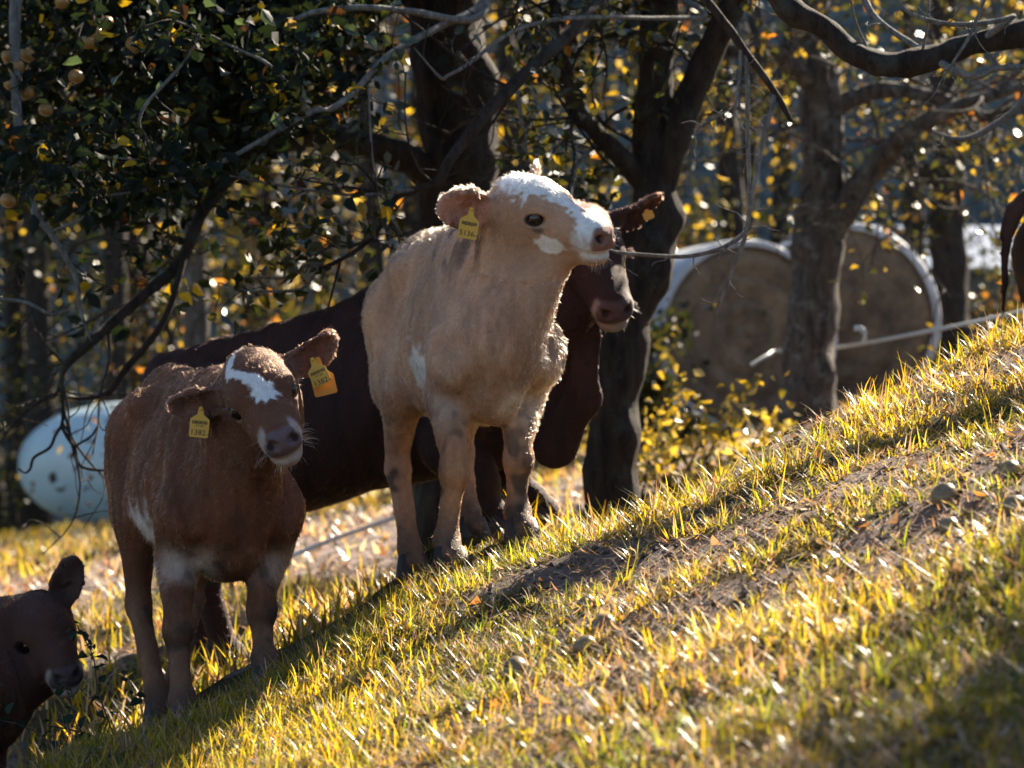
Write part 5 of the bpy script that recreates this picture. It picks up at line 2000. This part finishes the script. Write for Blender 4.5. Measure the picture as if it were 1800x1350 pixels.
ft0 = P(1470, 610, 14.6)
ft = thing('fence_tape', 'white electric fence tape strung behind the ridge past the grey tree', 'fence tape', ft0)
V, F = ribbon([P(1880, 525, 12.4), P(1740, 560, 13.2), P(1600, 588, 14.2), P(1470, 611, 15.3), P(1372, 616, 15.4), P(1350, 624, 15.3), P(1320, 642, 15.2)], .019, 8, .4)
link('tape', mesh_np('tape', V - ft0, F, True, None, M_TAPE), ft)
f20 = P(625, 934, 13.2)
f2 = thing('fence_tape', 'pale fence tape slanting below the heifer\'s belly', 'fence tape', f20)
V, F = ribbon([P(900, 838, 13.6), P(775, 882, 13.4), P(625, 934, 13.2), P(560, 958, 13.1), P(480, 990, 13.0)], .024, 8, .4)
link('tape', mesh_np('tape', V - f20, F, True, None, M_TAPE), f2)
V, F = ribbon([P(1516, 604, 14.25), P(1522, 590, 14.2), P(1514, 578, 14.2), P(1502, 577, 14.25)], .028, 6, .3)
link('loose_end', mesh_np('loose_end', V - ft0, F, True, None, M_TAPE), ft)

# ---------------------------------------------------------------- apples
def mat_apple(name, c1, c2):
    return mat_simple(name, c1, .32, .5, 9, .1, 50, .5, dark=c2)


M_APPLE = mat_apple('apple_skin', (.36, .15, .045), (.22, .16, .04))
M_APPLE_OLD = mat_apple('apple_old', (.26, .20, .10), (.10, .060, .03))
M_STALK = mat_simple('apple_stalk', (.05, .035, .02), .8)
prof = [(-.86, .001), (-.92, .12), (-.98, .34), (-.80, .70), (-.35, .96), (.10, 1.0), (.55, .84), (.80, .52), (.82, .26), (.66, .08), (.60, .001)]


def apple_mesh(mat, seed):
    V, F = lathe([(a, r) for a, r in prof], np.zeros(3), np.array([0.001, 0, 1.0]), 18, .10, seed)
    return mesh_np('apple_skin', V, F, True, None, mat)


stk = mesh_np('stalk', *tube(np.array([[0, 0, .60], [.05, 0, .95], [.12, .04, 1.25]]), [.05, .04, .05], 6), True, None, M_STALK)
AM = [apple_mesh(M_APPLE, 1), apple_mesh(M_APPLE_OLD, 2), apple_mesh(M_APPLE_OLD, 4)]


def apple(pos, r, mesh, rot, label, group, stalk=True):
    o = link('apple', None, None, pos)
    tag(o, label, 'apple', group)
    o.scale = [r * (.9 + .2 * ((pos[0] * 91) % 1)), r, r * (.82 + .2 * ((pos[1] * 57) % 1))]
    o.rotation_euler = rot
    link('skin', mesh, o)
    if stalk:
        link('stalk', stk, o)
    return o


rng = np.random.default_rng(55)
HANG = [(16, 98), (48, 96), (29, 118), (20, 146), (46, 162), (134, 134), (186, 40), (152, 74), (236, 78), (316, 205), (80, 193), (48, 272), (138, 293), (14, 352), (108, 2), (168, 60)]
for i, (x, y) in enumerate(HANG):
    lab = {9: 'reddish apple hanging alone below the twigs, rightmost of the hanging apples', 5: 'golden apple hanging alone in the dark foliage near the upper left', 8: 'greenish apple hanging high beside the leaves',
           13: 'dull apple hanging at the left edge below the others', 14: 'apple at the top edge of the dark foliage',
           0: 'apple at the left edge, uppermost of a cluster of five', 1: 'apple right of the uppermost one in the cluster of five', 2: 'apple in the middle of the cluster of five', 3: 'apple below the middle of the cluster of five, nearer the left edge', 4: 'lowest apple of the cluster of five', 6: 'apple high in the dark crown, left of the greenish one', 7: 'apple in the dark crown below and left of a close pair', 10: 'apple hanging alone below the golden one', 11: 'reddish apple beside dull green leaves at the far left', 12: 'dull reddish apple left of the pale twig ends', 15: 'apple close beside another, high in the dark crown'}.get(i, 'small apple hanging in the dark crown at upper left')
    apple(P(x, y, 9.15 + .2 * rng.random()), .0265 * rng.uniform(.85, 1.1), AM[0], (rng.uniform(-.4, .4), rng.uniform(-.4, .4), rng.uniform(0, 6)), lab, 'apples hanging in the old apple tree')


def on_bank(px, py):
    """where the sight line through a pixel meets the bank"""
    ds = np.linspace(3.5, 11, 1500)
    z = terrain((px - 900) / FPX * ds, ds)
    zr = (675 - py) / FPX * ds
    k = np.argmax(zr < z)
    return np.array([(px - 900) / FPX * ds[k], ds[k], z[k]])


FALL = [(1775, 838, .0255, 'fallen apple on the turf nearest the picture edge, highest up the bank'), (1660, 884, .029, 'yellowish fallen apple lying on bare soil up the bank'), (1672, 940, .026, 'round fallen apple lower on the soil below the yellowish one'),
        (1785, 900, .024, 'dark fallen apple at the picture edge'), (1200, 1008, .022, 'small pale fallen apple in the middle of the bank'), (1030, 1068, .022, 'dark fallen apple among the grass in front of the cream calf'),
        (1062, 1112, .028, 'pale fallen apple on bare soil, uppermost of a close pair'), (1028, 1146, .026, 'brown fallen apple on bare soil, lower of a close pair'), (905, 1188, .028, 'flattened fallen apple lowest on the bank, near the shaded grass')]
for i, (x, y, r, lab) in enumerate(FALL):
    p = on_bank(x, y)
    apple(p + np.array([0, 0, r * .45]), r, AM[1 + i % 2], (rng.uniform(-1.3, 1.3), rng.uniform(-1, 1), rng.uniform(0, 6)), lab, 'apples fallen on the bank', i % 2 == 0)
# ---------------------------------------------------------------- ear tags
M_TAG = mat_simple('tag_yellow', (.66, .37, .045), .5, .12, 30, 0, 60, .4)
M_TAG_BACK = mat_simple('tag_orange', (.62, .28, .035), .5, .2, 30)
M_INK = mat_simple('tag_ink', (.015, .013, .012), .6)


def text_mesh(txt, size, x=0.0, y=0.0):
    cu = bpy.data.curves.new('t', 'FONT')
    cu.body = txt
    cu.size = size
    cu.align_x = 'CENTER'
    cu.resolution_u = 2
    ob = bpy.data.objects.new('t', cu)
    C.objects.link(ob)
    dg = bpy.context.evaluated_depsgraph_get()
    me = bpy.data.meshes.new_from_object(ob.evaluated_get(dg))
    V = np.zeros(len(me.vertices) * 3)
    me.vertices.foreach_get('co', V)
    me.calc_loop_triangles()
    T = np.zeros(len(me.loop_triangles) * 3, int)
    me.loop_triangles.foreach_get('vertices', T)
    C.objects.unlink(ob)
    bpy.data.objects.remove(ob)
    bpy.data.curves.remove(cu)
    bpy.data.meshes.remove(me)
    return V.reshape(-1, 3) + np.array([x, y, 0]), T.reshape(-1, 3)


def tag_plate(w, h, neck, t=.0016):
    """panel with a tapering neck at the top; the eyelet is the origin"""
    o = [(-.006, .004), (-.0075, -.004), (-.009, -neck * .55), (-w * .42, -neck * .92), (-w / 2, -neck * 1.05), (-w / 2, -neck - h + .004), (-w / 2 + .004, -neck - h),
         (w / 2 - .004, -neck - h), (w / 2, -neck - h + .004), (w / 2, -neck * 1.05), (w * .42, -neck * .92), (.009, -neck * .55), (.0075, -.004), (.006, .004)]
    bm = bmesh.new()
    vs_ = [bm.verts.new((x, y, 0)) for x, y in o]
    f = bm.faces.new(vs_)
    r = bmesh.ops.extrude_face_region(bm, geom=[f])
    bmesh.ops.translate(bm, verts=[v for v in r['geom'] if isinstance(v, bmesh.types.BMVert)], vec=(0, 0, -t))
    bmesh.ops.recalc_face_normals(bm, faces=bm.faces)
    me = bpy.data.meshes.new('ear_tag')
    bm.to_mesh(me)
    bm.free()
    return me


def ear_tag(animal, pos, face, tilt, lines, w=.058, h=.055, neck=.030, label=None):
    """plate hanging from an ear, face = direction it looks, tilt in the plate's plane"""
    face = nrm(face)
    up = nrm(np.array([0, 0, 1.0]) - face * face[2])
    sd = np.cross(up, face)
    a = radians(tilt)
    x = sd * cos(a) + up * sin(a)
    y = np.cross(face, x)
    M = Matrix(((x[0], y[0], face[0], 0), (x[1], y[1], face[1], 0), (x[2], y[2], face[2], 0), (0, 0, 0, 1)))
    me = tag_plate(w, h, neck)
    me.materials.append(M_TAG)
    o = link('ear_tag', me, animal.t)
    o.matrix_local = Matrix.Translation([float(q) for q in (pos - animal.O)]) @ M @ Matrix.Scale(.88, 4)
    if label:
        o['label'] = label
    bag = Bag()
    for txt, size, tx, ty in lines:
        V, T = text_mesh(txt, size, tx, ty)
        bag.V.append(V + np.array([0, 0, .0007]))
        bag.F.append(T + bag.n)
        bag.n += len(V)
        bag.K.append(np.ones((len(V), 3)))
    # bar code
    rb = np.random.default_rng(4)
    xx = -w * .38
    while xx < w * .36:
        bw = rb.choice([.0009, .0016, .0022])
        V = np.array([[xx, -neck - h * .28, .0007], [xx + bw, -neck - h * .28, .0007], [xx + bw, -neck - h * .10, .0007], [xx, -neck - h * .10, .0007]])
        bag.V.append(V)
        bag.F.append(np.array([[0, 1, 2], [0, 2, 3]]) + bag.n)
        bag.n += 4
        bag.K.append(np.ones((4, 3)))
        xx += bw + rb.choice([.0009, .0014])
    lo = link('lettering', bag.mesh('lettering', M_INK, False), o)
    # stud
    V, F = tube(np.array([[0, 0, .004], [0, 0, 0], [0, 0, -.012]]), [.006, .007, .004], 10)
    link('stud', mesh_np('stud', V, F, True, None, M_TAG), o)
    return o


def ear_pt(an, i, along, out=.0, across=0.0):
    root, d, wv, o, ln = an.ears[i]
    return root + d * ln * along + wv * ln * across + o * ln * out


T1 = [('5136', .0235, -.0025, -.083), ('NF', .0075, .0262, -.0825), ('AT 10', .0085, 0, -.053)]
ear_tag(cream, ear_pt(cream, 1, .50, .16) + np.array([0, -.012, .004]), (.12, -1, .05), -10, T1, .060, .058, .034)
T2 = [('1382', .0225, -.0025, -.077), ('78', .0070, .0248, -.0765), ('AT 68', .0085, 0, -.053)]
ear_tag(brown, ear_pt(brown, 1, .48, .16) + np.array([0, -.010, -.004]), (.1, -1, .10), -6, T2, .056, .054, .030)
ear_tag(brown, ear_pt(brown, 0, .50, .16) + np.array([0, -.010, 0]), (-.1, -1, .05), 24, T2, .056, .050, .030)
# second, lower plate behind that tag
me = tag_plate(.060, .050, .046)
me.materials.append(M_TAG_BACK)
o = link('ear_tag', me, brown.t)
pos = ear_pt(brown, 0, .55, .10) + np.array([.010, .004, -.006])
o.matrix_local = Matrix.Translation([float(q) for q in (pos - brown.O)]) @ Matrix.Rotation(radians(90), 4, 'X') @ Matrix.Rotation(radians(14), 4, 'Z')
o['label'] = 'plain orange plate hanging below the numbered one'
me = tag_plate(.034, .026, .004)
me.materials.append(M_TAG_BACK)
o = link('ear_tag', me, heifer.t)
pos = ear_pt(heifer, 0, .62, .12) + np.array([0, -.01, .012])
o.matrix_local = Matrix.Translation([float(q) for q in (pos - heifer.O)]) @ Matrix.Rotation(radians(90), 4, 'X') @ Matrix.Rotation(radians(22), 4, 'Z')

# ---------------------------------------------------------------- whiskers and lashes
def whiskers(an, n, ln, col, seed, lash):
    rng = np.random.default_rng(seed)
    P0, D0, LN = [], [], []
    for i in range(n):
        s = rng.choice([-1, 1])
        if rng.random() < .40:
            h = np.array([rng.uniform(.84, .95), s * rng.uniform(.0, .09), -.165 + .01 * rng.random()])
            d = np.array([rng.uniform(.2, .7), s * rng.uniform(0, .5), -.8])
        else:
            h = np.array([rng.uniform(.82, .92), s * rng.uniform(.10, .14), rng.uniform(-.10, .03)])
            d = np.array([rng.uniform(.1, .8), s * 1.0, rng.uniform(-.5, .3)])
        P0.append(an.hd(*h))
        D0.append(nrm(an.R @ (d + rng.normal(0, .2, 3))))
        LN.append(ln * rng.uniform(.5, 1.3) * (.6 if h[2] < -.15 else 1))
    for s in (-1, 1):                                        # lashes over each eye
        for i in range(24):
            u = rng.uniform(-1, 1)
            h = np.array([.478 + .06 * u, s * (.225 - .02 * u), .150 - .022 * u * u])
            P0.append(an.hd(*h))
            D0.append(nrm(an.R @ np.array([.30 + .3 * u, s * .9, .18 + rng.normal(0, .15)])))
            LN.append(.026 * rng.uniform(.7, 1.2))
    P0, D0, LN = np.array(P0), np.array(D0), np.array(LN)[:, None]
    dn = np.array([0, 0, -1.0])
    pts = np.stack([P0 - D0 * .004, P0 + D0 * LN * .4, P0 + D0 * LN * .75 + dn * LN * .06, P0 + D0 * LN + dn * LN * .18], 1) - an.O
    c4 = np.ones((len(P0), 4), np.float32)
    c4[:, :3] = col
    c4[n:, :3] = lash
    strands('whiskers', pts, .00030, c4, M_FUR, an.t)


whiskers(cream, 130, .040, (.72, .62, .52), 1, (.35, .25, .18))
whiskers(brown, 80, .036, (.42, .34, .28), 2, (.05, .03, .02))
whiskers(heifer, 44, .036, (.36, .3, .27), 3, (.02, .01, .01))
whiskers(corner, 40, .03, (.2, .15, .12), 4, (.02, .01, .01))

# ---------------------------------------------------------------- bramble sprigs in the lower corner
M_BR = mat_simple('bramble_stem', (.06, .04, .03), .7)


def bramble(pts, r, leaves, label, seed):
    rb = np.random.default_rng(seed)
    b0 = np.array(pts[0], float)
    t = thing('bramble', label, 'bramble', b0)
    path = catmull(pts, 6)
    V, F = tube(path - b0, np.linspace(r, r * .4, len(path)), 6)
    link('stem', mesh_np('stem', V, F, True, None, M_BR), t)
    V, F, c = leaf_mesh(np.zeros((1, 3)), np.array([.034]), np.random.default_rng(9), np.array([(.016, .032, .024)]), 0, .75, .25)
    lmesh = mesh_np('leaf', V, F, False, c, M_LEAF_DULL)
    for i in range(leaves):
        k = rb.uniform(.12, 1) * (len(path) - 1)
        q = path[int(k)] + rb.normal(0, .011, 3)
        o = link('leaf', lmesh, t, q - b0)
        o.rotation_euler = (rb.uniform(-1, 1), rb.uniform(-1, 1), rb.uniform(0, 6.28))
        o.scale = [rb.uniform(.5, 1.15)] * 3
    return t


def stand(px, d):
    x = (px - 900) / FPX * d
    return np.array([x, d, tz(x, d) - .01])


bramble([stand(205, 7.35), P(190, 1265, 7.35), P(172, 1215, 7.35), P(165, 1160, 7.35), P(152, 1130, 7.35), P(132, 1092, 7.33)], .0028, 26, 'leggy bramble shoot with small dark leaves between the corner calf and the brown calf', 1)
bramble([stand(150, 7.25), P(138, 1290, 7.25), P(128, 1250, 7.25), P(118, 1215, 7.25), P(108, 1195, 7.25)], .0022, 13, 'short bramble sprig in front of the corner calf\'s chin', 2)
bramble([stand(120, 7.15), P(90, 1310, 7.15), P(60, 1285, 7.15), P(20, 1270, 7.12), P(-40, 1262, 7.1)], .003, 20, 'dark trailing bramble across the corner calf\'s neck', 3)
bramble([stand(185, 7.3), P(165, 1295, 7.3), P(120, 1282, 7.28), P(75, 1274, 7.25)], .0042, 7, 'thick bare bramble cane lying below the corner calf\'s chin', 4)
bramble([stand(232, 7.5), P(236, 1260, 7.5), P(231, 1215, 7.5), P(233, 1180, 7.5)], .0018, 9, 'thin upright weed stem beside the brown calf\'s hind leg', 5)
